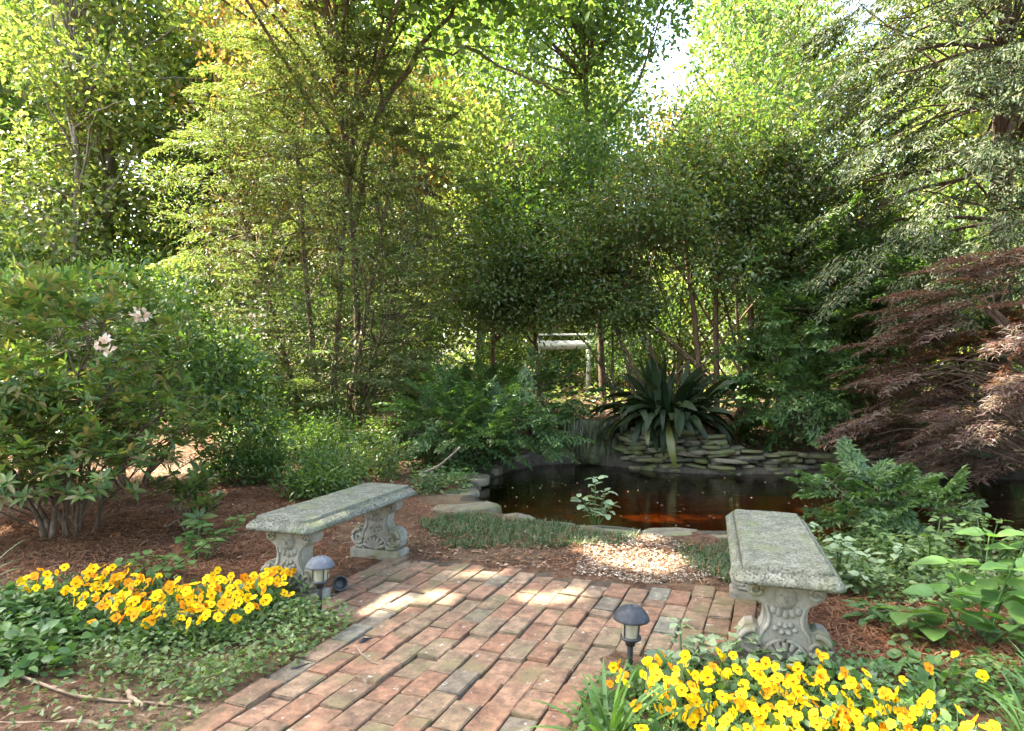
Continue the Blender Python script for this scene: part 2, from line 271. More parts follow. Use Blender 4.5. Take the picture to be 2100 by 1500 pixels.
def tpl_tuft(n, flat=0.6, up=0.8, out=1.0):
    q = nrm(rnd(n))*(rng.random((n,1))**0.45); q[:,2] *= flat
    return q, nrm(q*out + rnd(n, 0.45) + [0,0,0.1]), nrm(np.array([0,0,up]) + rnd(n, 0.45))
def tpl_flat(nt, nl, ang=52, droop=0.25, wid=0.5):
    P = []; D = []
    for i in range(nt):
        t = (i+0.5)/nt; sd = 1 if i % 2 else -1; a = R(ang)*sd*(1-0.35*t) + rng.normal(0, .12); ln = wid*(1.05-0.8*t)*rng.uniform(.7, 1.15)
        d = np.array([math.cos(a), math.sin(a), 0]); base = np.array([t, 0, 0])
        for j in range(nl):
            s = (j+0.6)/nl; q = base + d*ln*s; sgn = 1 if j % 2 else -1
            b = a + sgn*R(38); P.append(q); D.append([math.cos(b), math.sin(b), 0])
    P = np.array(P); D = np.array(D); P += rnd(len(P), 0.018)
    P[:,2] -= droop*(P[:,0]**2*0.6 + P[:,1]**2); D = D + rnd(len(D), 0.18); D[:,2] -= droop*0.8
    return P, nrm(D), nrm(np.array([0,0,1.]) + rnd(len(P), 0.28))
def tpl_whorl(k=8, tilt=0.35):
    a = np.arange(k)*2*math.pi/k + rng.normal(0, .15, k); e = rng.normal(tilt, .25, k)
    D = np.stack([np.cos(a)*np.cos(e), np.sin(a)*np.cos(e), np.sin(e)], -1)
    return D*0.08, D, nrm(np.array([0,0,1.]) - D*D[:,2:3] + rnd(k, .12))
def place(tpls, pos, fwd, up, scale):
    pos = np.asarray(pos, float); n = len(pos); fwd = np.broadcast_to(fwd, (n,3)); up = np.broadcast_to(up, (n,3)); scale = np.broadcast_to(scale, (n,))
    f = nrm(fwd.astype(float)); s = nrm(np.cross(up, f)); u = np.cross(f, s); B = np.stack([f, s, u], -1)
    w = rng.integers(0, len(tpls), n); OP = []; OD = []; ON = []; OS = []
    for k, (P, D, N) in enumerate(tpls):
        m = np.where(w == k)[0]
        if not len(m): continue
        OP.append((np.einsum('nij,kj->nki', B[m], P)*scale[m,None,None] + pos[m,None]).reshape(-1,3))
        OD.append(np.einsum('nij,kj->nki', B[m], D).reshape(-1,3)); ON.append(np.einsum('nij,kj->nki', B[m], N).reshape(-1,3))
        OS.append(np.repeat(scale[m], len(P)))
    return np.concatenate(OP), np.concatenate(OD), np.concatenate(ON), np.concatenate(OS)
# places where the sun breaks through the crowns: ground point and radii
GAPS = [(-.50,3.50,.22,.12),(-.68,3.34,.10,.06),(.20,3.52,.20,.14),(-.22,3.92,.19,.08),(.80,4.22,.30,.27),(.90,4.74,.14,.12),
        (1.45,6.95,.55,.17),(-2.5,4.4,.5,.28),(-3.7,4.9,.35,.2),(-3.0,4.0,.22,.14),(-3.2,6.7,.8,.4),(-4.6,5.6,.5,.3),(.55,4.45,.2,.12),(3.3,7.2,.5,.3),(4.6,5.4,.5,.3),(-3.85,8.3,.95,.5),(-2.7,5.75,.45,.09),(-1.75,5.9,.3,.05),(-2.0,10.3,.9,.35),(3.9,9.2,.5,.2),(4.6,9.3,.3,.2),
        (-2.9,4.9,.3,.06),(-2.0,7.0,.35,.12),(-1.2,8.2,.4,.15)]
def carve(P, zmin=1.6, mg=.06):
    G = P - S*(P[:,2:3]/S[2]); keep = np.ones(len(P), bool)
    for x, y, rx, ry in GAPS:
        keep &= ~((((G[:,0]-x)/(rx+mg))**2 + ((G[:,1]-y)/(ry+mg))**2 < 1) & (P[:,2] > zmin))
    return keep
def crown(name, parent, tpls, pos, fwd, up, scale, L, Wr, shape, mat, off=None, cut=True, jit=0.25, extra_keep=None):
    P, D, N, s = place(tpls, pos, fwd, up, scale)
    keep = np.ones(len(P), bool)
    o = np.array(off) if off is not None else np.zeros(3)
    if cut: keep &= carve(P + o)
    if extra_keep is not None: keep &= extra_keep(P + o)
    P, D, N = P[keep], D[keep], N[keep]; ln = L*rng.uniform(1-jit, 1+jit, len(P))
    return leaf_obj(name, P, D, N, ln, ln*Wr, shape, mat, parent)
def bez(a, b, c, n):
    t = np.linspace(0, 1, n)[:,None]; return (1-t)**2*a + 2*t*(1-t)*b + t*t*c
def limbs(mb, trunk_pts, trunk_r, targets, r=0.03, sides=5, n=6, sag=0.15, up=0.35, rise=0.45):
    tp = np.asarray(trunk_pts, float)
    for q in targets:
        d = np.linalg.norm(tp[:,:2]-q[:2], axis=1); want = q[2] - rise*d + rng.normal(0, .12*(q[2]+.5))
        k = np.argmin(np.abs(tp[:,2]-want) + 0.8*d)
        a = tp[k]; v = q-a; dist = np.linalg.norm(v); m = a + v*0.5 + np.array([0,0,up*dist*0.4]) + rnd(1, .05*dist)[0]
        pts = bez(a, m, q, n); pts[1:-1] += rnd(n-2, 0.012*dist); rr = min(r*(0.5+0.25*dist), trunk_r[k]*0.7)
        mb.tube(pts, np.linspace(rr, max(rr*0.22, .003), n), sides, cap=False)
def trunk_path(base, top, n=9, wob=0.1, curve=(0,0)):
    base = np.array(base, float); top = np.array(top, float); t = np.linspace(0, 1, n)[:,None]
    p = base + (top-base)*t; p[:,0] += (curve[0]*np.sin(math.pi*t))[:,0]; p[:,1] += (curve[1]*np.sin(math.pi*t))[:,0]
    w = rnd(n, wob*0.3); w[:,2] = 0; w[0] = 0; return p + np.cumsum(w, 0)*np.linspace(0.3,1,n)[:,None]
def ell_points(c, r, n, lo=0.45, zcut=-1.0):
    out = np.zeros((0,3))
    while len(out) < n:
        d = nrm(rnd(n)); q = d*(rng.uniform(lo**2, 1, (n,1))**0.5); q = q[q[:,2] > zcut]; out = np.vstack([out, q])
    return out[:n]*np.asarray(r) + np.asarray(c)

# ---------------------------------------------------------------- ground, pond
POND = np.array([(-.42,6.9),(-.36,6.2),(-.22,5.72),(.02,5.36),(.35,5.18),(.9,5.02),(1.6,4.93),(2.15,4.66),(2.65,4.36),(3.2,4.16),(4.0,4.05),(5.0,4.4),(6.2,5.4),(6.6,6.6),(5.8,7.7),(4.3,8.25),(3.3,8.2),(2.5,8.12),(1.85,8.3),(1.4,8.75),(.9,9.05),(.35,8.95),(-.1,8.4),(-.35,7.7)])
def pond_sd(x, y):                      # signed distance, negative inside
    x = np.asarray(x, float); y = np.asarray(y, float); d = np.full(x.shape, 1e9); ins = np.zeros(x.shape, bool)
    for (ax, ay), (bx, by) in zip(POND, np.roll(POND, -1, 0)):
        ex, ey = bx-ax, by-ay; t = np.clip(((x-ax)*ex+(y-ay)*ey)/(ex*ex+ey*ey), 0, 1)
        d = np.minimum(d, np.hypot(x-ax-t*ex, y-ay-t*ey))
        c = ((ay > y) != (by > y)) & (x < (bx-ax)*(y-ay)/(by-ay+1e-12)+ax); ins ^= c
    return np.where(ins, -d, d)
TH = R(21.5); CU = np.array([math.sin(TH), math.cos(TH)]); CW = np.array([math.cos(TH), -math.sin(TH)])   # along / across the brick courses
def uw(x, y): return x*CU[0]+y*CU[1], x*CW[0]+y*CW[1]
def in_path(x, y):
    u, w = uw(np.asarray(x, float), np.asarray(y, float))
    return ((w > -1.80) & (w < -.68) & (u < 3.7) & (u > -1.2)) | ((u > 2.72) & (u < 3.70) & (w > -2.30) & (w < -.68)) | ((u > 2.90) & (u < 3.72) & (w >= -.68) & (w < -.12))
def gz(x, y):
    x = np.asarray(x, float); y = np.asarray(y, float)
    sd = pond_sd(x, y)
    z = 0.34*sstep(8.2, 9.6, y)*sstep(.6, 1.6, x) + 0.22*sstep(7.5, 12, y)*(1-sstep(.6, 1.6, x)) + 0.5*sstep(11, 22, y)
    z = z + 0.07*(vnoise(x*.7+9, y*.7+4)-.5) + 0.03*(vnoise(x*2.6, y*2.6)-.5)
    z = z*sstep(3.2, 4.6, y + 0.5*np.abs(x+.4)) + 0.012*(vnoise(x*6+3, y*6)-.5)
    bed = -0.36 + 0.08*vnoise(x*1.5, y*1.5)
    t = sstep(-0.28, 0.02, sd); zz = bed*(1-t) + z*t
    return np.where(sd < 0.03, np.minimum(zz, z), z) - 0.016*in_path(x, y)
gx = np.concatenate([-np.geomspace(260, 7.3, 34), np.arange(-7.2, 8.2, 0.075), np.geomspace(8.3, 260, 34)])
gy = np.concatenate([-np.geomspace(120, .9, 22), np.arange(-.8, 1.4, .2), np.arange(1.4, 11.5, 0.07), np.geomspace(11.6, 400, 40)])
GX, GY = np.meshgrid(gx, gy); Zg = gz(GX, GY); nx, ny = len(gx), len(gy)
ii = (np.arange(ny-1)[:,None]*nx + np.arange(nx-1)[None]).ravel()
Fg = np.stack([ii, ii+1, ii+nx+1, ii+nx], -1)
cx = (GX[:-1,:-1]+GX[1:,1:]).ravel()/2; cy = (GY[:-1,:-1]+GY[1:,1:]).ravel()/2
sdc = pond_sd(cx, cy); mi = np.where(sdc < -0.25, 1, np.where(sdc < .10, 3, 0)); mi = np.where(mi > 0, mi, np.where(in_path(cx, cy), 2, 0))
g = link('ground', mesh_np('ground', np.stack([GX.ravel(), GY.ravel(), Zg.ravel()], -1), Fg, True, mi), [M['ground'], M['bed'], M['joint'], M['wet_bank']]); g['kind'] = 'structure'
def gz1(x, y): return float(gz(np.array([x]), np.array([y]))[0])
WATER_Z = -0.085
bm = bmesh.new(); ctr = POND.mean(0); ex = POND + nrm(POND-ctr)*0.10
bm.faces.new([bm.verts.new((x, y, WATER_Z)) for x, y in ex]); tag(link('pond_water', bm_mesh('pond_water', bm), M['water']), kind='structure')

# ---------------------------------------------------------------- brick path
def brick_mesh(i, l=0.2, w=0.108):
    r = np.random.default_rng(100+i); bm = bmesh.new(); bmesh.ops.create_cube(bm, size=1)
    for v in bm.verts: v.co = Vector((v.co.x*(l-r.uniform(.002,.006)), v.co.y*(w-r.uniform(.002,.007)), v.co.z*0.06)) + Vector(r.normal(0, .0016, 3))
    bmesh.ops.bevel(bm, geom=[e for e in bm.edges if e.calc_length() > 0 and (e.verts[0].co.z+e.verts[1].co.z) > -.02], offset=0.004, segments=2, affect='EDGES')
    for v in bm.verts:
        if v.co.z > 0.02: v.co += Vector(r.normal(0, .0011, 3))
    me = bm_mesh('brick', bm); me.materials.append(M['brick']); return me
bricks = [brick_mesh(i) for i in range(7)]; halves = [brick_mesh(20+i, 0.1) for i in range(3)]
path = empty('brick_path', (0,0,0)); tag(path, 'weathered red brick garden path in staggered courses between two benches', kind='structure')
for k in range(-21, 0):
    wc = (k+0.5)*0.108; off = (0.1 if k % 2 else 0) + rng.uniform(-.045, .045)
    u = 0.95 + off + (0 if wc < -.64 else 0)
    while u < 3.75:
        full = rng.random() > 0.06; ln = 0.2 if full else 0.1; uc = u + ln/2; x, y = uc*CU + wc*CW
        if bool(in_path(x, y)):
            me = bricks[rng.integers(7)] if full else halves[rng.integers(3)]
            b = link('brick', me, None, path); zed = rng.normal(0, .0045)
            b.location = (x, y, -0.022 + zed + 0.012*(vnoise(np.array([x*1.8+5]), np.array([y*1.8]))[0]-.5))
            b.rotation_euler = (rng.normal(0, .012), rng.normal(0, .010), math.pi/2-TH + rng.normal(0, .010))
        u += ln
# ---------------------------------------------------------------- stones
def slab_mesh(w, d, h, r, n=9, bev=0.22):
    a = np.sort(np.linspace(0, 2*math.pi, n, endpoint=False) + r.normal(0, .16, n)); p = 4.0
    rad = 1/(np.abs(np.cos(a))**p + np.abs(np.sin(a))**p)**(1/p)*r.uniform(.86, 1.06, n)
    ring = np.stack([rad*np.cos(a)*w/2, rad*np.sin(a)*d/2], -1); V = []
    for s, z in ((.96,-.5),(1,-.3),(.99,.34),(.95,.48)):
        V.append(np.column_stack([ring*s + r.normal(0, .008*w, ring.shape), np.full(n, z*h) + r.normal(0, .05*h, n)]))
    V = np.vstack(V + [[[0,0,-.5*h]], [[0,0,.5*h]]]); F = []
    for k in range(3):
        for j in range(n): F += [(k*n+j, k*n+(j+1)%n, (k+1)*n+(j+1)%n), (k*n+j, (k+1)*n+(j+1)%n, (k+1)*n+j)]
    for j in range(n): F += [(4*n, (j+1)%n, j), (4*n+1, 3*n+j, 3*n+(j+1)%n)]
    return mesh_np('stone', V, F)
wall = empty('stone_wall', (2.6, 8.2, 0)); tag(wall, 'dry-stacked mossy slate wall holding the far pond bank', 'wall')
line = np.array([(1.30,8.82),(1.52,8.50),(1.85,8.27),(2.5,8.08),(3.3,8.16),(4.3,8.24),(5.0,8.05)]); seg = np.r_[0, np.cumsum(np.linalg.norm(np.diff(line, axis=0), axis=1))]
def wl_pt(s): return np.array([np.interp(s, seg, line[:,0]), np.interp(s, seg, line[:,1])])
r2 = np.random.default_rng(11)
for row in range(16):
    s = r2.uniform(-.05, .15); z = -.15 + row*0.038
    while s < seg[-1]:
        w = r2.uniform(.12, .42); p = wl_pt(s+w/2); top = np.interp(p[0], [1.3,1.6,2.2,2.6,3.0,5], [.30,.44,.42,.26,.15,.12])
        if z < top:
            q = wl_pt(s+w/2+.05)-wl_pt(s+w/2-.05); a = math.atan2(q[1], q[0]); h = r2.uniform(.03, .055)
            o = link('stone', slab_mesh(w*1.06, r2.uniform(.22, .36), h, r2, int(r2.integers(6,9))), M[('slate','slate','slate_tan','slate_dark')[r2.integers(4)]], wall)
            nx_, ny_ = -math.sin(a), math.cos(a); back = .08 + row*.010 + r2.normal(0, .035)
            o.location = (p[0]-2.6+nx_*back, p[1]-8.2+ny_*back, z+r2.normal(0,.008)); o.rotation_euler = (r2.normal(0,.09), r2.normal(0,.09), a + r2.normal(0,.2))
        s += w
edging = empty('pond_edging', (.5, 5.2, 0)); tag(edging, 'row of flat lichen-covered stones edging the near side of the pond', 'stones')
for (x, y, w, d, h, a) in [(-.38,5.72,.62,.40,.09,.5),(-.05,5.33,.50,.30,.07,.25),(.30,5.12,.46,.28,.06,.1),(.72,5.0,.48,.26,.06,-.05),(1.15,4.93,.46,.25,.06,.05),(1.58,4.86,.44,.24,.06,-.15),(2.0,4.68,.42,.26,.06,-.45),(2.45,4.40,.45,.28,.06,-.5),(2.9,4.18,.46,.28,.07,-.4),(3.4,4.05,.48,.28,.07,-.1),(-.5,6.5,.36,.5,.05,.1),(-.35,8.1,.5,.4,.10,1.9),(.0,8.72,.45,.35,.14,2.3),(.42,9.05,.4,.3,.18,2.7),(-.45,7.3,.36,.4,.08,1.5),(.75,9.12,.5,.34,.2,2.9)]:
    o = link('stone', slab_mesh(w, d, h, r2, 11), M['edge_stone'], edging); o.location = (x-.5, y-5.2, -.03+h*.1); o.rotation_euler = (r2.normal(0,.04), r2.normal(0,.04), a)
for i, (x, y, w, h, lab) in enumerate([(-.83,6.75,.22,.17,'dark round stone beside the pond edge behind the bench'),(-2.15,9.7,.34,.16,'pale sunlit stone lying in dry leaves below the fine-leaved tree'),(-1.35,10.1,.42,.2,'large pale stone at the foot of the leafy bank left of the pond'),(-2.75,9.4,.26,.12,'small pale stone in leaf litter near the low hedge')]):
    o = link('garden_stone', slab_mesh(w, w*.75, h, r2, 9), M['slate'] if i == 0 else M['pale_stone']); o.location = (x, y, gz1(x,y)+h*.3); o.rotation_euler = (.1,.1,i*1.3); tag(o, lab, 'stone')

# mossy spout at the left end of the wall
sp = empty('mossy_spout', (1.05, 9.0, 0)); tag(sp, 'dark mossy rock ledge dripping into the pond beside the cast iron plant', 'rock')
for (x, y, z, w, d, h) in [(.02,.12,.02,.75,.5,.22),(-.08,.18,.2,.6,.45,.2),(.1,.2,.37,.55,.42,.17),(.3,.0,.1,.35,.4,.3)]:
    o = link('rock', slab_mesh(w, d, h, r2, 11), M['moss_rock'], sp); o.location = (x, y, z); o.rotation_euler = (r2.normal(0,.08), r2.normal(0,.08), r2.uniform(0,3))
n = 520; P = np.column_stack([rng.normal(0.05, .24, n), rng.uniform(-.26,-.08, n)+.0, rng.uniform(.12,.52, n)])
leaf_obj('trailing_moss', P, np.column_stack([rng.normal(0,.1,n), rng.normal(-.12,.1,n), -np.ones(n)]), np.tile([0,-1.,0],(n,1))+rnd(n,.3), rng.uniform(.08,.26,n), rng.uniform(.006,.014,n), 'blade', M['lf_moss'], sp)

# ---------------------------------------------------------------- stone benches
def ring(w, l, c, z, n=1):
    a, b = w/2, l/2; return [(-a+c,-b,z),(a-c,-b,z),(a,-b+c,z),(a,b-c,z),(a-c,b,z),(-a+c,b,z),(-a,b-c,z),(-a,-b+c,z)]
def seat_mesh(w=.40, l=1.16, z0=.365):
    prof = [(-.03,0,.03),(0,.006,.03),(.002,.018,.03),(-.066,.052,.022),(-.070,.043,.020),(-.080,.043,.020),(-.084,.060,.018),(-.096,.066,.016)]
    V = []; k = 8
    for dw, dz, c in prof:
        rg = np.array(ring(w+dw, l+dw, c, z0+dz)); pts = []
        for i in range(8):
            a, b = rg[i], rg[(i+1)%8]; m = 14 if np.linalg.norm(b-a) > .6 else (6 if np.linalg.norm(b-a) > .1 else 1)
            for j in range(m): pts.append(a+(b-a)*j/m)
        V.append(pts)
    V = np.array(V); nr = V.shape[1]; V = V + np.random.default_rng(5).normal(0, .0012, V.shape)
    V = V.reshape(-1,3); i = np.arange(len(prof)-1)[:,None]*nr; j = np.arange(nr)[None]; j2 = (j+1) % nr
    me_F = np.stack([i+j, i+j2, i+nr+j2, i+nr+j], -1).reshape(-1,4)
    mb = MB(); mb.add(V, me_F)
    for e, fl in ((0, True), (len(prof)-1, False)):
        c = np.vstack([V[e*nr:(e+1)*nr], V[e*nr:(e+1)*nr].mean(0)]); q = np.arange(nr); f = np.stack([q, (q+1)%nr, np.full(nr, nr)], -1)
        mb.add(c, f[:, ::-1] if fl else f)
    return mb.mesh('seat')
def leg_body():
    half = [(0,.045),(.10,.045),(.145,.05),(.168,.075),(.176,.11),(.168,.15),(.148,.178),(.118,.185),(.096,.172),(.086,.19),(.080,.215),(.080,.24),(.088,.268),(.112,.282),(.138,.298),(.146,.322),(.140,.345),(.128,.366),(0,.366)]
    out = half + [(-x, z) for x, z in half[-2:0:-1]]
    bm = bmesh.new(); vs_ = [bm.verts.new((x, -.05, z)) for x, z in out]; f = bm.faces.new(vs_)
    ex = bmesh.ops.extrude_face_region(bm, geom=[f]); bmesh.ops.translate(bm, vec=(0,.10,0), verts=[v for v in ex['geom'] if isinstance(v, bmesh.types.BMVert)])
    bmesh.ops.recalc_face_normals(bm, faces=bm.faces)
    bmesh.ops.bevel(bm, geom=[e for e in bm.edges if abs(e.verts[0].co.y-e.verts[1].co.y) < 1e-6], offset=.008, segments=2, affect='EDGES')
    bmesh.ops.triangulate(bm, faces=[f for f in bm.faces if len(f.verts) > 4]); return bm_mesh('leg', bm)
def spiral(cx_, cz, r0, turns, sgn, start, y, rad, n=26):
    t = np.linspace(0, 1, n); a = start + sgn*turns*2*math.pi*t; rr = r0*(1-t*.82); mb = MB()
    return np.stack([cx_+rr*np.cos(a), np.full(n, y), cz+rr*np.sin(a)], -1), rad*(1-t*.45)
LEGM = {}
def leg_meshes():
    LEGM['leg'] = leg_body()
    bm = bmesh.new(); bmesh.ops.create_cube(bm, size=1)
    for v in bm.verts: v.co = Vector((v.co.x*.352, v.co.y*.135, v.co.z*.07+.012))
    bmesh.ops.bevel(bm, geom=list(bm.edges), offset=.006, segments=2, affect='EDGES'); LEGM['plinth'] = bm_mesh('plinth', bm)
    for s in (-1, 1):
        for yy in (-1, 1):
            mb = MB(); p, r_ = spiral(s*.120, .112, .052, 1.35, -s, math.pi/2 + s*.2 - math.pi*.0, yy*.052, .013); mb.tube(p, r_, 6)
            mb.tube(np.array([(s*.135,yy*.052,.062),(s*.10,yy*.054,.058),(s*.082,yy*.056,.075),(s*.09,yy*.056,.088)]), [.012,.012,.011,.008], 6); LEGM[('scroll',s,yy)] = mb.mesh('scroll', True)
            mb = MB(); p, r_ = spiral(s*.110, .322, .028, 1.4, s, math.pi/2 if s>0 else math.pi/2, yy*.052, .010); mb.tube(p, r_, 6); LEGM[('volute',s,yy)] = mb.mesh('volute', True)
    for yy in (-1, 1):
        mb = MB()
        for a in np.linspace(R(18), R(162), 7):
            d = np.array([math.cos(a), 0, math.sin(a)]); b = np.array([0, yy*.050, .052]); e = b + d*.078
            mb.tube(np.array([b, b*.5+e*.5+[0,yy*.010,0], e+[0,yy*.006,0]]), [.006,.012,.0135], 6)
        a = np.linspace(R(-8), R(188), 16); mb.tube(np.stack([.083*np.cos(a), np.full(16, yy*.053), .052+.083*np.sin(a)], -1), .0085, 6)
        LEGM[('shell',yy)] = mb.mesh('shell', True)
        mb = MB()                                                    # face mask with leaf collar
        def blob(cx_, cz, rx, rz_, ry, seg_=12):
            t = np.linspace(0, math.pi/2, 5); th = np.linspace(0, 2*math.pi, seg_, endpoint=False)
            V = np.stack([cx_+rx*np.cos(t)[:,None]*np.cos(th), yy*.048+yy*ry*np.sin(t)[:,None]+0*th, cz+rz_*np.cos(t)[:,None]*np.sin(th)], -1).reshape(-1,3)
            i = np.arange(4)[:,None]*seg_; j = np.arange(seg_)[None]; j2 = (j+1) % seg_; mb.add(V, np.stack([i+j, i+j2, i+seg_+j2, i+seg_+j], -1).reshape(-1,4))
        blob(0,.300,.042,.048,.022); blob(0,.296,.008,.014,.032); blob(-.017,.312,.010,.006,.024); blob(.017,.312,.010,.006,.024); blob(0,.275,.014,.005,.024); blob(0,.345,.05,.018,.014)
        for x_, z_, q in [(-.045,.250,.5),(-.025,.240,.25),(0,.234,0),(.025,.240,-.25),(.045,.250,-.5)]: blob(x_, z_, .015, .019, .012)
        for x_, z_ in [(-.036,.178),(-.013,.165),(.013,.165),(.036,.178),(0,.19),(-.02,.195),(.02,.195)]: blob(x_, z_, .013, .012, .014)
        for s in (-1,1): mb.tube(np.array([(s*.070,yy*.050,.262),(s*.058,yy*.053,.222),(s*.062,yy*.053,.19),(s*.085,yy*.051,.155),(s*.093,yy*.05,.12)]), [.006,.008,.008,.008,.006], 6)
        LEGM[('mask',yy)] = mb.mesh('mask', True)
    for k, me in LEGM.items(): me.materials.append(M['leg'])
leg_meshes(); SEAT = seat_mesh(); SEAT.materials.append(M['seat'])
def bench(loc, rz, label, tilt=(0,0)):
    b = empty('stone_bench', loc, rz); b.rotation_euler = (tilt[0], tilt[1], rz); tag(b, label, 'bench', 'pair of carved stone benches')
    link('seat', SEAT, None, b)
    for y in (-.42, .42):
        l = link('leg', LEGM['leg'], None, b); l.location = (0, y, 0)
        link('plinth', LEGM['plinth'], None, l)
        for yy in (-1, 1):
            link('shell', LEGM[('shell',yy)], None, l); link('mask', LEGM[('mask',yy)], None, l)
            for s in (-1, 1): link('scroll', LEGM[('scroll',s,yy)], None, l); link('volute', LEGM[('volute',s,yy)], None, l)
    return b
bench((1.185, 3.10, 0.0), -R(16), 'speckled grey stone bench standing behind the pansies nearest the water', (0, R(1.2)))
bench((-.985, 3.94, 0.0), -R(20), 'greenish stone bench with a lamp at its leg, beside the mulch bed')

# ---------------------------------------------------------------- path lights
def path_light(loc, capmat, label, lean=(0,0)):
    t = empty('path_light', loc); t.rotation_euler = (lean[0], lean[1], .4); tag(t, label, 'path light', 'low black path lights beside the brick path')
    mb = MB(); mb.lathe([(.004,.287),(.022,.285),(.042,.277),(.056,.264),(.066,.247),(.069,.240),(.0685,.235),(.06,.238),(.03,.244),(.004,.245)], 28); mb.build('cap', capmat, t, True)
    mb = MB(); sides = 36; a = np.linspace(0, 2*math.pi, sides, endpoint=False); rr = .0335+.0018*(np.arange(sides)%2)
    V = np.concatenate([np.stack([rr*k*np.cos(a), rr*k*np.sin(a), np.full(sides, z)], -1) for z, k in ((.165,.92),(.20,.97),(.24,1.03))])
    j = np.arange(sides); F = np.concatenate([np.stack([i*sides+j, i*sides+(j+1)%sides, (i+1)*sides+(j+1)%sides, (i+1)*sides+j], -1) for i in range(2)]); mb.add(V, F); mb.build('lens', M['lens'], t)
    for k in range(4):
        c = MB(); q = k*math.pi/2+.3; c.tube(np.array([(.037*math.cos(q),.037*math.sin(q),.162),(.0385*math.cos(q),.0385*math.sin(q),.243)]), .0032, 5); c.build('cage_bar', M['black'], t)
    mb = MB(); mb.lathe([(.002,.135),(.018,.135),(.02,.15),(.036,.158),(.040,.162),(.040,.170),(.034,.171),(.002,.171)], 20); mb.build('collar', M['black'], t, True)
    mb = MB(); mb.tube(np.array([(0,0,-.05),(0,0,.06),(0,0,.145)]), [.007,.012,.012], 10); mb.build('stake', M['black'], t, True)
    mb = MB(); mb.tube(np.array([(0,0,.172),(0,0,.215)]), [.012,.010], 8); mb.build('bulb_holder', M['cap_pale'], t, True)
path_light((.445, 2.60, 0), M['cap'], 'low path light with dark domed cap rising behind the pansies by the bricks', (R(1),R(2)))
path_light((-.930, 3.30, -.01), M['cap_pale'], 'low path light with faded grey cap in front of the mossy bench leg', (R(-2),R(1)))
t = empty('spotlight', (-.915, 3.62, 0.0)); t.rotation_euler = (0,0,R(25)); tag(t, 'small round black spotlight lying on the bricks by the bench leg', 'spotlight')
mb = MB(); mb.lathe([(.002,-.03),(.025,-.03),(.036,-.01),(.04,.03),(.034,.03),(.030,.005),(.012,-.004),(.002,-.004)], 20); o = mb.build('housing', M['black'], t, True); o.rotation_euler = (R(72),0,0); o.location = (0,0,.044)
mb = MB(); mb.tube(np.array([(0,.03,.03),(0,.05,.01),(.02,.10,.006),(.05,.16,.005)]), .005, 5); mb.build('cable', M['black'], t)
# black edging strip along the bed, sticks, surface roots
ep = np.array([(-.60,3.03),(-.66,2.93),(-.72,2.83),(-.83,2.72),(-.92,2.62),(-.975,2.51),(-1.0,2.40)]); q = np.interp(np.linspace(0,6,25), range(7), ep[:,0]), np.interp(np.linspace(0,6,25), range(7), ep[:,1])
mb = MB(); pts = np.stack(q, -1) + rng.normal(0,.004,(25,2)); zt = .006+rng.normal(0,.006,25); tn = nrm(np.gradient(pts, axis=0)); nn = np.stack([-tn[:,1], tn[:,0]], -1)*.006
V = np.concatenate([np.column_stack([pts-nn, np.full(25,-.05)]), np.column_stack([pts-nn, zt]), np.column_stack([pts+nn, zt]), np.column_stack([pts+nn, np.full(25,-.05)])]); i = np.arange(24)
mb.add(V, np.concatenate([np.stack([k*25+i, k*25+i+1, (k+1)*25+i+1, (k+1)*25+i], -1) for k in range(3)])); tag(mb.build('bed_edging', M['edging']), 'black rubber edging strip between the flower bed and brick path', 'edging')
def stick(pts, r, label, mat='twig', name='fallen_stick', cat='stick'):
    pts = np.array(pts, float); n = 10; t = np.linspace(0, len(pts)-1, n); pp = np.stack([np.interp(t, range(len(pts)), pts[:,k]) for k in range(3)], -1); pp[1:-1] += rnd(n-2, .004)
    mb = MB(); mb.tube(pp, np.linspace(r, r*.6, n), 7); return tag(mb.build(name, M[mat], None, True), label, cat)
stick([(-1.39,2.47,.02),(-1.28,2.36,.018)], .010, 'short pale stick lying on bare soil below the flower bed', 'root')
stick([(-.66,2.86,.03),(-.59,2.75,.022),(-.53,2.70,.02)], .004, 'thin bent twig lying across the brick path edge')
stick([(-1.9,2.62,.015),(-1.55,2.44,.02),(-1.15,2.40,-.004),(-.95,2.36,-.02)], .006, 'thin pale surface root running through the bare soil to the bricks', 'root', 'tree_root', 'root')
stick([(-1.75,2.30,-.012),(-1.45,2.30,.0),(-1.2,2.22,-.014)], .012, 'thick surface root half buried in bare soil beside the path', 'root', 'tree_root', 'root')
stick([(-.95,6.7,.10),(-.72,6.9,.2),(-.55,7.2,.34)], .014, 'pale broken branch leaning at the left pond edge')

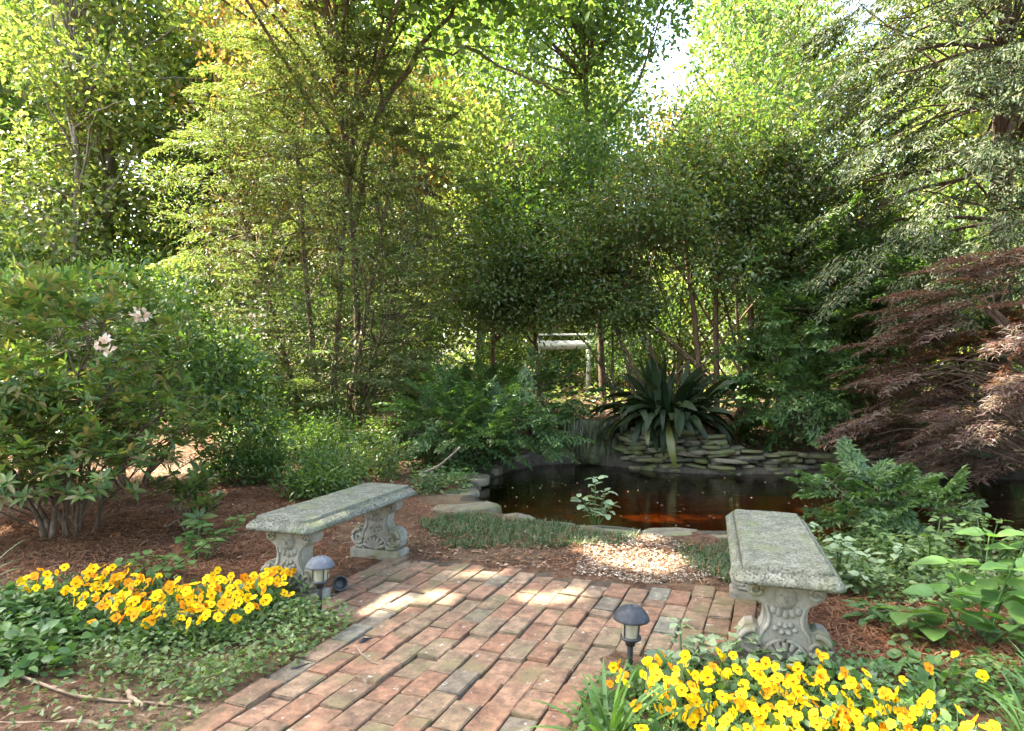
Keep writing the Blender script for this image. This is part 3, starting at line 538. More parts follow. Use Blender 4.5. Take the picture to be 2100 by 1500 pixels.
# ---------------------------------------------------------------- pansies
def flower_mesh(mat, i):
    r = np.random.default_rng(50+i); V = []; F = []; mid = []
    def disc(c, rx, ry, a, z, m, k=9, cup=.004):
        b = len(V); V.append((c[0], c[1], z)); ca, sa = math.cos(a), math.sin(a)
        for j in range(k):
            t = 2*math.pi*j/k; px, py = rx*math.cos(t)*(1+r.normal(0,.07)), ry*math.sin(t)*(1+r.normal(0,.07)); V.append((c[0]+px*ca-py*sa, c[1]+px*sa+py*ca, z+cup+r.normal(0,.0018)))
        for j in range(k): F.append((b, b+1+j, b+1+(j+1)%k)); mid.append(m)
    for a in (R(62), R(118)): disc((.017*math.cos(a), .017*math.sin(a)), .015, .0155, a, -.002, 0)
    for a in (R(178), R(2)): disc((.0165*math.cos(a), .0165*math.sin(a)), .015, .0135, a, .001, 0)
    disc((0,-.016), .016, .018, R(-90), .0025, 0)
    for a in (R(-90), R(190), R(-10)): disc((.005*math.cos(a), .005*math.sin(a)), .005, .003, a, .0052, 1, 6, .0022)
    disc((0,.001), .0022, .0022, 0, .009, 0, 5, 0)
    me = mesh_np('flower', V, F, False, mid); me.materials.append(mat); me.materials.append(M['blotch']); return me
FL = [flower_mesh(M['petal'], i) for i in range(4)] + [flower_mesh(M['petal_o'], 10+i) for i in range(2)]
def pansy_foliage(i):
    n = 74; q = nrm(rnd(n)); q[:,2] = np.abs(q[:,2]); P = q*(rng.random((n,1))**.5)*np.array([.12,.12,.12]); D = nrm(q*np.array([1,1,.5]) + rnd(n,.4)); ln = rng.uniform(.03,.055,n)
    V, F = leaf_VF(P, D, nrm(np.array([0,0,1.])+rnd(n,.4)), ln, ln*.62, 'leaf8'); me = mesh_np('foliage', V, F); me.materials.append(M['lf_pansy']); return me
PF = [pansy_foliage(i) for i in range(4)]
STEM = None
def pansy(x, y, nf, lab, grp, sc=1.0, h=.13, fs=1.0):
    z = gz1(x, y); p = empty('pansy_plant', (x, y, z), rng.uniform(0, 6.28)); tag(p, lab, 'flower', grp); rz = p.rotation_euler.z
    f = link('foliage', PF[rng.integers(4)], None, p); f.scale = (sc, sc, sc*h/.12)
    sm = MB()
    for k in range(nf):
        a = rng.uniform(0, 6.28); rr = .115*sc*math.sqrt(rng.random()); pos = np.array([rr*math.cos(a), rr*math.sin(a), h + rng.uniform(-.015, .055) - rr*.25])
        o = link('flower', FL[rng.integers(4)] if rng.random() < .74 else FL[4+rng.integers(2)], None, p)
        face = nrm(np.array([rng.normal(0,.75), -0.6+rng.normal(0,.5), .6+rng.normal(0,.45)])); c, s_ = math.cos(-rz), math.sin(-rz)
        fl = Vector((face[0]*c-face[1]*s_, face[0]*s_+face[1]*c, face[2])); o.location = pos
        o.rotation_mode = 'QUATERNION'; o.rotation_quaternion = fl.to_track_quat('Z', 'Y'); k_ = fs*rng.uniform(.5, .86); o.scale = (k_, k_, k_)
        sm.tube(np.array([[pos[0]*.4,pos[1]*.4,.01],[pos[0]*.8,pos[1]*.8,pos[2]*.6],pos-np.array(fl)*.004]), .0016, 4, False)
    sm.build('stem', M['lf_strap'], p)
lab_l = 'yellow pansy plant in the bed in front of the greenish mossy bench'; grp_l = 'pansies by the mossy bench'
for x, y, nf in [(-2.22,3.42,6),(-2.02,3.50,7),(-1.88,3.50,7),(-1.80,3.36,6),(-1.66,3.44,7),(-1.70,3.22,6),(-1.60,3.04,9),(-1.52,3.28,6),(-1.46,3.50,3),(-1.42,3.12,4),(-1.34,3.26,9),(-1.26,3.42,8),(-1.24,3.10,9),(-1.14,3.30,7),(-1.08,3.06,6),(-1.10,3.42,8),(-2.05,3.22,3),(-1.86,3.12,3),(-1.04,3.26,3),(-1.02,3.44,6),(-1.40,2.92,5),(-1.16,2.94,6),(-1.72,3.06,4),(-1.50,2.96,5),(-1.90,3.30,4)]:
    pansy(x-.13, y, int(nf*2.1), lab_l, grp_l)
lab_r = 'yellow pansy plant in the bed in front of the speckled grey bench'; grp_r = 'pansies by the speckled bench'
for x, y, nf in [(.46,2.36,7),(.60,2.44,6),(.56,2.22,7),(.72,2.30,8),(.66,2.10,9),(.84,2.42,5),(.86,2.20,9),(.80,2.04,9),(1.0,2.30,8),(.98,2.10,9),(1.14,2.22,8),(1.12,2.02,9),(.64,1.94,9),(.84,1.88,9),(1.04,1.90,9),(1.26,2.12,7),(1.24,1.94,8),(1.34,2.04,3),(1.42,2.30,1),(1.18,2.42,3),(1.40,1.92,2),(.50,2.06,5),(.94,1.74,8),(.72,1.78,8),(1.16,1.78,7),(1.58,2.46,1)]:
    pansy(x-.02, y, int(nf*2.2), lab_r, grp_r, fs=.86)

# ---------------------------------------------------------------- low planting
def poly_pts(poly, n):
    poly = np.array(poly, float); lo, hi = poly.min(0), poly.max(0); out = np.zeros((0,2))
    while len(out) < n:
        q = rng.uniform(lo, hi, (n,2)); ins = np.zeros(n, bool)
        for (ax, ay), (bx, by) in zip(poly, np.roll(poly, -1, 0)): ins ^= ((ay > q[:,1]) != (by > q[:,1])) & (q[:,0] < (bx-ax)*(q[:,1]-ay)/(by-ay+1e-12)+ax)
        out = np.vstack([out, q[ins]])
    return out[:n]
def cover(name, label, poly, n, h, L, Wr, mat, shape='leaf4', dens=1.3, cat='ground cover', avoid_path=True, flat=.5, seed_shift=0.0):
    q = poly_pts(poly, n); d = vnoise(q[:,0]*4+seed_shift, q[:,1]*4+7) + .5*vnoise(q[:,0]*11, q[:,1]*11); keep = d/1.5 > rng.random(n)*dens*.6
    if avoid_path: keep &= ~in_path(q[:,0], q[:,1])
    q = q[keep]; d = d[keep]; n = len(q); z = gz(q[:,0], q[:,1]); P = np.column_stack([q, z + .008 + h*rng.random(n)**1.2*(.35+.65*d/1.5*1.4)])
    a = rng.uniform(0, 6.28, n); D = np.column_stack([np.cos(a), np.sin(a), rng.normal(.15,.35,n)]); ln = L*rng.uniform(.65,1.35,n)
    return tag(leaf_obj(name, P, D, nrm(np.array([0,0,1.])+rnd(n,flat)), ln, ln*Wr, shape, mat), label, cat, None, 'stuff')
bedL = [(-2.9,3.0),(-2.6,3.5),(-2.1,3.75),(-1.3,3.62),(-.98,3.5),(-.85,3.35),(-.66,3.02),(-.72,2.85),(-.95,2.62),(-1.03,2.42),(-1.25,2.42),(-1.6,2.62),(-2.2,2.62)]
cover('bed_weeds', 'mixed green weeds and small leaves carpeting the bed by the mossy bench', bedL, 21000, .10, .027, .58, M['lf_cover'], 'leaf4', 1.7)
cover('trailing_vine', 'leafy trailing vine carpet spreading at the far end of the pansy bed', [(-3.4,2.4),(-3.0,3.3),(-2.3,3.35),(-1.75,2.9),(-1.75,2.62),(-2.2,2.3)], 5200, .14, .05, .62, M['lf_pansy'], 'leaf8', 1.1)
cover('sparse_weeds', 'sparse weed seedlings sprouting from bare soil beside the path', [(-2.3,2.1),(-2.3,2.6),(-1.2,2.5),(-1.0,2.35),(-1.0,1.9)], 2600, .05, .03, .5, M['lf_cover'], 'leaf4', 3.2)
cover('pansy_bed_greenery', 'green leaves filling the bed around the speckled bench pansies', [(.30,2.5),(.55,2.62),(1.0,2.66),(1.6,2.6),(2.2,2.5),(2.6,2.1),(2.2,1.5),(.6,1.5),(.22,1.9),(.2,2.2)], 16000, .11, .030, .58, M['lf_pansy'], 'leaf4', 1.4)
cover('bank_greenery', 'low leafy cover on the pond bank beyond the speckled bench', [(1.62,3.55),(1.75,4.35),(2.1,4.5),(2.7,4.1),(3.3,3.95),(3.6,3.5),(2.6,3.3),(2.0,3.25)], 11000, .16, .038, .55, M['lf_cover'], 'leaf4', 1.3)
cover('right_weeds', 'scattered green leaves over red mulch beneath the hydrangea', [(1.5,2.6),(1.7,3.2),(2.6,3.2),(2.9,2.6),(2.3,2.4)], 1800, .07, .045, .6, M['lf_cover'], 'leaf8', 2.4)
cover('far_bank_cover', 'low leafy growth on the far bank below the layered shrubs and maple', [(2.9,8.5),(3.2,9.6),(5,10),(8,9.5),(8,7.6),(6.6,7.4),(5.6,8.1),(4.3,8.5)], 9000, .22, .055, .5, M['lf_shrub'], 'leaf4', 1.6)
cover('woodland_floor_plants', 'green seedlings and ivy carpeting the woodland floor behind the garden', [(-12,11.2),(-14,22),(14,22),(12,11.5),(2,11),(-1,10.9),(-5,10.6)], 26000, .35, .11, .5, M['lf_sunny'], 'leaf4', 1.5)
cover('pond_rim_plants', 'trailing leaves spilling over the left and back rim of the pond', [(-.95,6.2),(-.42,6.35),(-.38,7.6),(-.1,8.4),(.4,8.98),(.9,9.1),(.8,9.7),(-.6,9.2),(-1.1,7.6)], 5200, .18, .05, .5, M['lf_shrub'], 'leaf4', 1.5)
# short mondo grass before the pond
def blades(name, label, poly, n, h, w, mat, spread=.5, cat='grass', kind='stuff', clump=3.0):
    q = poly_pts(poly, n); d = vnoise(q[:,0]*clump, q[:,1]*clump+3); q = q[(d > .30 + .45*rng.random(n)) & ~in_path(q[:,0], q[:,1])]; n = len(q)
    P = np.column_stack([q, gz(q[:,0], q[:,1])]); D = np.column_stack([rng.normal(0,spread,(n,2)), np.ones(n)]); ln = h*rng.uniform(.5,1.3,n)
    return tag(leaf_obj(name, P, D, np.column_stack([-D[:,:2]+rng.normal(0,.2,(n,2)), np.full(n,.4)]), ln, w, 'blade', mat), label, cat, None, kind)
blades('mondo_grass', 'short dark mondo grass along the near pond edge', [(-.72,5.25),(-.3,5.5),(.3,5.08),(.95,4.86),(.72,4.52),(.1,4.38),(-.45,4.45)], 9000, .06, .005, M['lf_mondo'], 1.0)
blades('mondo_grass', 'short mondo grass tuft between white sun patch and speckled bench', [(1.05,4.05),(1.1,4.7),(1.75,4.72),(1.6,3.9),(1.2,3.7)], 3600, .06, .005, M['lf_mondo'], 1.0)
# strappy clumps: each leaf one mesh
def strap_mesh(L, W, a0, a1, n=8, fold=.12, peak=.35, twist=0.0):
    t = np.linspace(0, 1, n+1); a = a0 + (a1-a0)*t**1.3; x = np.r_[0, np.cumsum(np.cos(a[:-1]))]*L/n; z = np.r_[0, np.cumsum(np.sin(a[:-1]))]*L/n
    w = W*np.maximum(np.minimum((t/peak)**.6, 1)*np.sqrt(np.maximum(1-((t-peak)/(1-peak)).clip(0)**2, 0)), .04)/2; nx_, nz_ = -np.sin(a), np.cos(a)
    tw = twist*t; c, s_ = np.cos(tw), np.sin(tw)
    Lf = np.stack([x+nx_*(fold*w+w*s_), w*c, z+nz_*(fold*w+w*s_)], -1); Rt = np.stack([x+nx_*(fold*w-w*s_), -w*c, z+nz_*(fold*w-w*s_)], -1); Md = np.stack([x, 0*x, z], -1)
    V = np.concatenate([Lf, Md, Rt]); i = np.arange(n); m = n+1
    return mesh_np('leaf', V, np.concatenate([np.stack([i, i+1, m+i+1, m+i], -1), np.stack([m+i, m+i+1, 2*m+i+1, 2*m+i], -1)]), True)
def strap_clump(name, label, cat, loc, n, L, W, mat, e0=(35,88), bend=(40,110), spread=.06, seed=0, alt=None, az=(0,360), peak=.2, tilt=.12):
    r = np.random.default_rng(seed+900); t = empty(name, loc); tag(t, label, cat)
    var = [strap_mesh(L*r.uniform(.75,1.15), W*r.uniform(.8,1.15), R(e), R(e-b), peak=peak, twist=r.normal(0,.35)) for e, b in [(e0[0]+(e0[1]-e0[0])*(k/9), r.uniform(*bend)) for k in range(10)]]
    for me in var: me.materials.append(mat)
    av = [strap_mesh(L*.9, W*.9, R(e0[0]), R(e0[0]-120), peak=peak) for _ in range(2)]
    for k, me in enumerate(av): me.materials.append(alt[k % len(alt)] if alt else mat)
    for k in range(n):
        a = R(r.uniform(*az)); dead = alt and r.random() < .07; o = link('leaf', av[r.integers(2)] if dead else var[r.integers(10)], None, t); rr = spread*math.sqrt(r.random())
        o.location = (rr*math.cos(a)*r.uniform(.2,1), rr*math.sin(a)*r.uniform(.2,1), 0); o.rotation_euler = (r.normal(0,tilt), r.normal(0,tilt), a+r.normal(0,tilt)); s_ = r.uniform(.8,1.12); o.scale = (s_,)*3
    return t
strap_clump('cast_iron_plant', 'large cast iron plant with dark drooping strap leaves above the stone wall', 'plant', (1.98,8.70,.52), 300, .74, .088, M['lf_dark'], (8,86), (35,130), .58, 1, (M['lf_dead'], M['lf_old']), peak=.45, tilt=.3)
strap_clump('grass_clump', 'clump of upright strappy leaves at the brick edge beside the pansies', 'plant', (.30,2.12,0), 30, .26, .016, M['lf_strap'], (50,88), (20,70), .05, 2)
strap_clump('grass_clump', 'thin arching grass tuft beside the trailing vine carpet', 'plant', (-2.72,3.36,0), 34, .34, .010, M['lf_strap'], (45,86), (30,80), .06, 3)
for k, (x, y) in enumerate([(1.62,2.12),(1.82,2.26),(1.78,2.02),(1.95,2.14),(1.66,1.92),(2.05,2.32)]):
    o = strap_clump('grass_clump', 'coarse green grass clump between the pansies and the hydrangea', 'plant', (x,y,gz1(x,y)), 30, .30, .013, M['lf_strap'], (45,88), (25,80), .07, 10+k); o['group'] = 'grass clumps under the hydrangea'
# hydrangea with big bright leaves, each leaf its own mesh
def broad_mesh(L, W, i):
    r = np.random.default_rng(i); n = 7; t = np.linspace(0,1,n+1); w = W/2*np.sin(math.pi*np.minimum(t**.72,1))**.85; w[0] = .004; w[-1] = .002
    droop = -.22*L*t**2; rows = []
    for s_, k in ((1,.16),(.5,.05),(0,0),(-.5,.05),(-1,.16)): rows.append(np.stack([L*t, s_*w*(1+.05*r.normal(0,1,n+1)*(abs(s_)==1)), droop+k*w+r.normal(0,.002,n+1)], -1))
    V = np.concatenate(rows); i_ = np.arange(n); m = n+1
    return mesh_np('leaf', V, np.concatenate([np.stack([k*m+i_, k*m+i_+1, (k+1)*m+i_+1, (k+1)*m+i_], -1) for k in range(4)]), True)
def broad_plant(name, label, cat, loc, stems, L, W, mat, seed, leafpairs=4, spread=.35, matstem='lf_strap'):
    r = np.random.default_rng(seed); t = empty(name, loc); tag(t, label, cat); var = [broad_mesh(L*s_, W*s_, seed*10+k) for k, s_ in enumerate((.7,.85,1,1.15))]
    for me in var: me.materials.append(M[mat])
    for (dx, dy, h) in stems:
        b = np.array([dx*.25, dy*.25, 0]); e = np.array([dx, dy, h]); m_ = (b+e)/2 + [0,0,.12*h]; pts = bez(b, m_, e, 7); mb = MB(); mb.tube(pts, np.linspace(.006,.003,7), 6); mb.build('stem', M[matstem], t)
        for k in range(leafpairs):
            f = .35 + .65*(k+1)/leafpairs; p = pts[min(int(f*6), 6)]; a0 = r.uniform(0, 6.28)
            for j in range(2 if k < leafpairs-1 else 4):
                a = a0 + (math.pi*j if k < leafpairs-1 else math.pi*j/2); o = link('leaf', var[r.integers(4) if k < leafpairs-1 else r.integers(1,3)], None, t)
                o.location = p + np.array([math.cos(a), math.sin(a), 0])*.02; o.rotation_euler = (r.normal(0,.25), -r.uniform(-.1,.45), a)
broad_plant('hydrangea', 'bright green hydrangea with large pointed leaves over the red mulch', 'shrub', (1.98,2.92,0), [(-.18,-.05,.24),(-.05,.06,.34),(.10,-.08,.36),(.24,.05,.40),(-.28,.02,.14),(.05,-.18,.16),(.30,-.12,.30),(.16,.14,.44)], .14, .095, 'lf_bright', 4, 3)
broad_plant('hydrangea', 'young hydrangea shoot with big leaves at the path-side grass', 'shrub', (2.05,2.52,0), [(.05,-.02,.20),(.2,.0,.26),(-.05,-.1,.08),(.12,-.16,.12)], .12, .085, 'lf_bright', 5, 2)
broad_plant('hosta_seedling', 'broad-leaved seedling beside the speckled bench plinth', 'plant', (1.52,2.66,0), [(-.03,0,.05),(.06,-.02,.06)], .075, .055, 'lf_pansy', 6, 2)
broad_plant('laurel_sprig', 'dark leathery sprig on mulch behind the speckled bench leg', 'plant', (1.62,3.12,0), [(.02,0,.09),(.1,-.05,.10),(.05,.05,.1)], .11, .04, 'lf_shrub', 7, 3)
broad_plant('periwinkle', 'pale variegated periwinkle stems trailing over bricks beside the dark lamp', 'plant', (.66,2.66,-.01), [(.02,.10,.17),(.10,.03,.13),(.24,.02,.13),(.34,-.03,.11),(-.08,-.05,.10),(.04,.02,.08),(.18,.08,.10),(.30,.06,.16),(-.14,-.1,.07),(.42,-.05,.06)], .055, .040, 'lf_vari', 8, 4)
broad_plant('periwinkle', 'variegated periwinkle trailing in front of the speckled bench plinth', 'plant', (1.10,2.58,-.01), [(.02,.0,.10),(.14,.0,.06),(-.08,-.02,.10),(.22,-.04,.05)], .05, .036, 'lf_vari', 9, 4)
broad_plant('vine_seedling', 'leafy seedling in the mulch just behind the yellow pansies', 'plant', (-2.05,3.80,0), [(0,0,.14),(.12,.03,.12),(-.12,.02,.10),(.25,-.03,.10),(.33,.1,.20)], .065, .05, 'lf_cover', 12, 4)
broad_plant('vine_seedling', 'upright leafy seedling in mulch between pansies and rhododendron', 'plant', (-1.95,4.25,0), [(0,0,.20),(.14,.02,.16),(.24,.06,.24),(-.1,.03,.12)], .075, .05, 'lf_pansy', 13, 4)
broad_plant('water_seedling', 'pale green seedling growing from the stones at the pond edge', 'plant', (.62,5.08,.02), [(0,0,.34),(.08,.02,.24),(-.10,0,.2),(.12,0,.14),(-.04,-.04,.12)], .075, .05, 'lf_vari', 14, 4)
for k, (x, y, lab) in enumerate([(1.72,3.62,'pale green leafy plant tucked beside the speckled bench seat'),(2.35,3.85,'pale green leafy plant on the bank in front of dark pond water'),(2.75,3.98,'small pale leafy plant overhanging dark pond water beneath red maple')]):
    broad_plant('bank_plant', lab, 'plant', (x,y,gz1(x,y)), [(rng.normal(0,.16), rng.normal(0,.12), rng.uniform(.14,.34)) for _ in range(12)], .06, .042, 'lf_cover' if k else 'lf_vari', 20+k, 5)

# ---------------------------------------------------------------- shrubs and trees
def shrub(name, label, base, blobs, nclump, tpls, csize, L, Wr, shape, mat, cat='shrub', nst=6, bark='bark', stem_r=.02, lo=.5, group=None, fwd='out', nl=40, zc=-.6, leafname='foliage', stemname='stems', up=.35, keep=None, cut=True):
    t = empty(name, base); tag(t, label, cat, group); base = np.array(base, float); C = []; Fw = []
    tot = sum(r[0]*r[1]*r[2] for _, r in blobs)
    for c, r in blobs:
        k = max(3, int(nclump*(r[0]*r[1]*r[2])/tot)); q = ell_points(c, r, k, lo, zc); C.append(q); Fw.append(nrm((q-np.array(c))/np.array(r)) + [0,0,.15])
    C = np.vstack(C); Fw = np.vstack(Fw); g_ = 0.03; C[:,2] = np.maximum(C[:,2], g_)
    mb = MB(); tips = []; radii = []
    for k in range(nst):
        c, r = blobs[k % len(blobs)]; a = rng.uniform(0,6.28); top = np.array(c) + np.array(r)*np.array([.45*math.cos(a), .45*math.sin(a), .35]); b0 = np.array([.12*math.cos(a), .12*math.sin(a), -.08])
        p = bez(b0, np.array([b0[0]*1.5+top[0]*.2, b0[1]*1.5+top[1]*.2, top[2]*.55]), top, 9); p[1:] += rnd(8, .02); rr = np.linspace(stem_r, stem_r*.35, 9)*rng.uniform(.7,1.2); mb.tube(p, rr, 6, False); tips.append(p); radii.append(rr)
    tp = np.vstack(tips); tr_ = np.concatenate(radii); sel = C[rng.choice(len(C), min(nl, len(C)), False)]; limbs(mb, tp, tr_, sel, stem_r*.5, 4, 5, up=up)
    mb.build(stemname, M[bark], t, True)
    Fw = Fw + rnd(len(C), .3)
    crown(leafname, t, tpls, C, Fw, [0,0,1.], csize*rng.uniform(.75,1.25,len(C)), L, Wr, shape, M[mat], base, cut, extra_keep=keep)
    return t
TT = [tpl_tuft(60) for _ in range(4)]; TS = [tpl_tuft(110, .5) for _ in range(4)]; TF = [tpl_flat(14, 7) for _ in range(4)]; TFd = [tpl_flat(16, 8, 40, .5, .42) for _ in range(4)]; TW = [tpl_whorl(9) for _ in range(6)]
above_water = lambda P: P[:,2] > -0.03

# rhododendron at the left edge: whorls of broad leaves
rh = shrub('rhododendron', 'large rhododendron with whorled leaves and fading blossoms beside the mulch', (-3.15,4.75,0), [((-.05,0,1.3),(1.0,.8,.62)),((-.5,.1,.75),(.9,.8,.6)),((.5,-.05,.8),(.7,.6,.45)),((.0,-.45,.62),(.9,.45,.42))], 1650, TW, .09, .076, .36, 'leaf8', 'lf_rhodo', nst=9, stem_r=.019, lo=.6, nl=200, fwd='up', cut=False)
k = 0
for q in ell_points((0,0,1.25), (.95,.8,.62), 60, .92, 0):
    if q[1] > .1: continue
    n = 26; bl = leaf_obj('blossom', nrm(rnd(n))*.045, nrm(rnd(n)), nrm(rnd(n)), .045, .03, 'rhomb', M['bloom'], rh); bl.location = q; k += 1
    if k > 2: break
shrub('rhododendron', 'second rhododendron filling the gap behind the large one', (-4.3,5.9,0), [((0,0,1.2),(1.0,.8,.75)),((.7,-.1,.7),(.7,.6,.5)),((-.6,0,1.6),(.8,.7,.6))], 1000, TW, .09, .08, .36, 'leaf8', 'lf_rhodo', nst=8, stem_r=.024, lo=.55, nl=90)
shrub('rhododendron', 'small low rhododendron branch with broad leaves above the sunlit mulch', (-2.35,4.95,0), [((0,0,.30),(.28,.2,.14)),((.18,-.1,.18),(.15,.12,.1))], 30, TW, .10, .105, .34, 'leaf8', 'lf_rhodo', nst=4, stem_r=.012, lo=.3, nl=24, cut=False)
shrub('azalea', 'rounded azalea with pale blossoms behind the rhododendron', (-3.9,7.0,0), [((0,0,1.3),(1.25,.9,.75)),((.8,-.2,.8),(.8,.6,.5)),((-.8,0,.9),(.8,.7,.6))], 300, TT, .30, .078, .42, 'leaf4', 'lf_azalea', nst=8, lo=.55, nl=80)
n = 500; q = ell_points((-3.7,6.8,1.45), (1.3,.8,.7), 26, .93, 0); P = np.repeat(q, 6, 0)+rnd(156,.05); az = bpy.data.objects[[o.name for o in bpy.data.objects if o.name.startswith('azalea')][0]]
bo = leaf_obj('blossoms', P-np.array([-3.9,7.0,0]), rnd(156), rnd(156), .042, .032, 'rhomb', M['bloom'], az)
# low hedge of bright azalea, left middle distance
for k, (x, y, rx, h, lab) in enumerate([(-3.05,8.9,.75,.55,'low bright azalea mound beyond the sunlit mulch clearing'),(-2.05,8.1,.7,.5,'low spreading azalea behind the mossy bench seat'),(-1.5,7.3,.4,.34,'small dark azalea just behind the far end of the mossy bench'),(-.95,9.3,.8,.6,'leafy azalea on the bank left of the pond with pale stones'),(-5.2,8.6,.9,.8,'azalea mound behind the rhododendron at the clearing edge'),(-2.75,7.1,.42,.4,'small loose azalea in the mulch clearing behind the mossy bench'),(-1.75,6.35,.3,.3,'tiny azalea sprouting from mulch at the back of the mossy bench'),(-3.4,9.9,.9,.9,'taller azalea at the foot of the fine-leaved tree stems')]):
    shrub('azalea', lab, (x,y,gz1(x,y)), [((0,0,h*.55),(rx,.5,h*.5))], 75 if k != 2 else 40, TT, .2, .05, .42, 'leaf4', 'lf_azalea' if k != 2 else 'lf_camellia', nst=6, stem_r=.012, lo=.5, nl=30, group='low azaleas around the clearing')
# leafy shrub leaning over the pond's left end
shrub('pond_shrub', 'dark green shrub leaning over the left end of the pond', (-.75,8.0,.05), [((.5,.1,.48),(.7,.5,.32)),((1.0,.1,.36),(.4,.4,.22)),((0,.2,.5),(.6,.5,.38)),((.3,-.35,.35),(.5,.35,.22))], 190, TF, .34, .062, .36, 'leaf4', 'lf_shrub', nst=8, stem_r=.016, lo=.4, nl=60, keep=above_water)
shrub('pond_shrub', 'broad-leaved shrub crossing behind the pond below the white rail', (.2,9.9,.25), [((0,0,.5),(1.1,.5,.42)),((-.9,.2,.45),(.7,.5,.4))], 150, TF, .34, .07, .38, 'leaf4', 'lf_azalea', nst=8, stem_r=.016, lo=.4, nl=60)
# layered blue-green shrubs right of the pond
shrub('layered_shrub', 'layered blue-green shrub on the far bank beside the slender trunks', (3.75,8.75,.3), [((0,0,.75),(.85,.6,.5)),((.2,.1,1.35),(.75,.6,.5)),((-.15,0,.35),(.6,.5,.3))], 210, TF, .42, .075, .40, 'leaf4', 'lf_shrub', nst=7, lo=.45, nl=70)
shrub('layered_shrub', 'taller layered shrub behind the red maple with hanging leaf sprays', (5.0,9.6,.35), [((0,0,1.9),(1.15,.8,.8)),((-.9,-.2,2.1),(.8,.6,.6)),((.6,-.4,1.2),(.9,.7,.7))], 260, TF, .46, .08, .38, 'leaf4', 'lf_shrub', nst=8, lo=.45, nl=80, stem_r=.03)
shrub('bank_shrub', 'blue-green fern-leaved shrub overhanging the water behind the speckled bench', (2.35,4.35,0), [((.0,.25,.34),(.34,.3,.18)),((.28,.15,.24),(.3,.25,.15)),((-.08,.1,.16),(.22,.2,.12))], 95, TF, .2, .05, .36, 'leaf4', 'lf_shrub', nst=6, stem_r=.01, lo=.3, nl=40, keep=above_water, cut=False)

# dissected red maple: weeping dome of narrow leaves
def maple():
    base = np.array([5.3,6.45,.05]); t = empty('red_maple', base); tag(t, 'weeping dissected red maple overhanging the right side of the pond', 'tree')
    mb = MB(); main = []; mr = []
    for k in range(7):
        a = k*.9+.3; top = np.array([.8*math.cos(a), .7*math.sin(a), 1.75+rng.uniform(-.2,.3)]); p = bez(np.array([0,0,-.1]), np.array([.15*math.cos(a), .15*math.sin(a), 1.1]), top, 9); p[1:-1] += rnd(7,.03); rr = np.linspace(.06,.02,9); mb.tube(p, rr, 7, False); main.append(p); mr.append(rr)
    C = []; Fd = []
    for k in range(150):
        a = rng.uniform(0, 2*math.pi); h = rng.random(); rad = 1.75*math.sqrt(max(1-(h*.97)**2, .03))*rng.uniform(.6,1.08); c0 = np.array([rad*math.cos(a), rad*.95*math.sin(a), .10+2.15*h])
        for j in range(5): C.append(c0 + rnd(1, .13)[0]*np.array([1,1,.45])); Fd.append([math.cos(a)+rng.normal(0,.3), math.sin(a)+rng.normal(0,.3), -.08-.25*(1-h)+rng.normal(0,.12)])
    C = np.array(C); Fd = np.array(Fd); limbs(mb, np.vstack(main), np.concatenate(mr), C[:230], .018, 4, 6, up=.9); mb.build('trunk', M['bark'], t, True)
    crown('crown', t, [tpl_flat(15,9,44,.16,.45) for _ in range(5)], C, Fd, [0,0,1.], .5*rng.uniform(.7,1.25,len(C)), .072, .15, 'blade', M['lf_maple'], base, False, extra_keep=above_water)
maple()

# fine-leaved multi-stem tree, left of centre
def fine_tree():
    base = np.array([-2.75,10.3,.15]); t = empty('fine_leaved_tree', base); tag(t, 'multi-stemmed fine-leaved tree with layered branches behind the mossy bench', 'tree'); mb = MB(); tp = []; tr_ = []
    for (bx, by, tx, ty, h, r) in [(-.15,0,-.6,.1,5.3,.06),(.0,.05,.35,-.1,5.6,.055),(.18,0,1.0,.2,4.6,.05),(.3,-.1,1.5,-.2,3.6,.035),(-.25,-.05,-1.5,-.1,3.8,.04)]:
        p = trunk_path((bx,by,-.15), (tx,ty,h), 11, .07); rr = np.linspace(r, r*.25, 11); mb.tube(p, rr, 7, False); tp.append(p); tr_.append(rr)
    tp = np.vstack(tp); tr_ = np.concatenate(tr_); C = []; Fd = []
    for k in range(900):
        h = rng.uniform(.3, 6.1); rad = np.interp(h, [.3,1.2,2.5,4,6.1], [1.7,2.2,2.5,2.3,1.2])*rng.uniform(.25,1.0); a = rng.uniform(0, 6.28); C.append([rad*math.cos(a), rad*.8*math.sin(a), h]); Fd.append([math.cos(a), math.sin(a), rng.normal(.05,.2)])
    C = np.array(C); limbs(mb, tp, tr_, C[:260], .02, 4, 6, up=.15, rise=.25); limbs(mb, tp, tr_, C[260:560], .011, 3, 6, up=.3, rise=.5); mb.build('trunk', M['bark'], t, True)
    crown('crown', t, [tpl_flat(15,9,50,.2,.55) for _ in range(3)] + [tpl_tuft(125,.45,1.2) for _ in range(3)], C, np.array(Fd), [0,0,1.], .50*rng.uniform(.7,1.25,len(C)), .070, .30, 'rhomb', M['lf_fine'], base)
fine_tree()

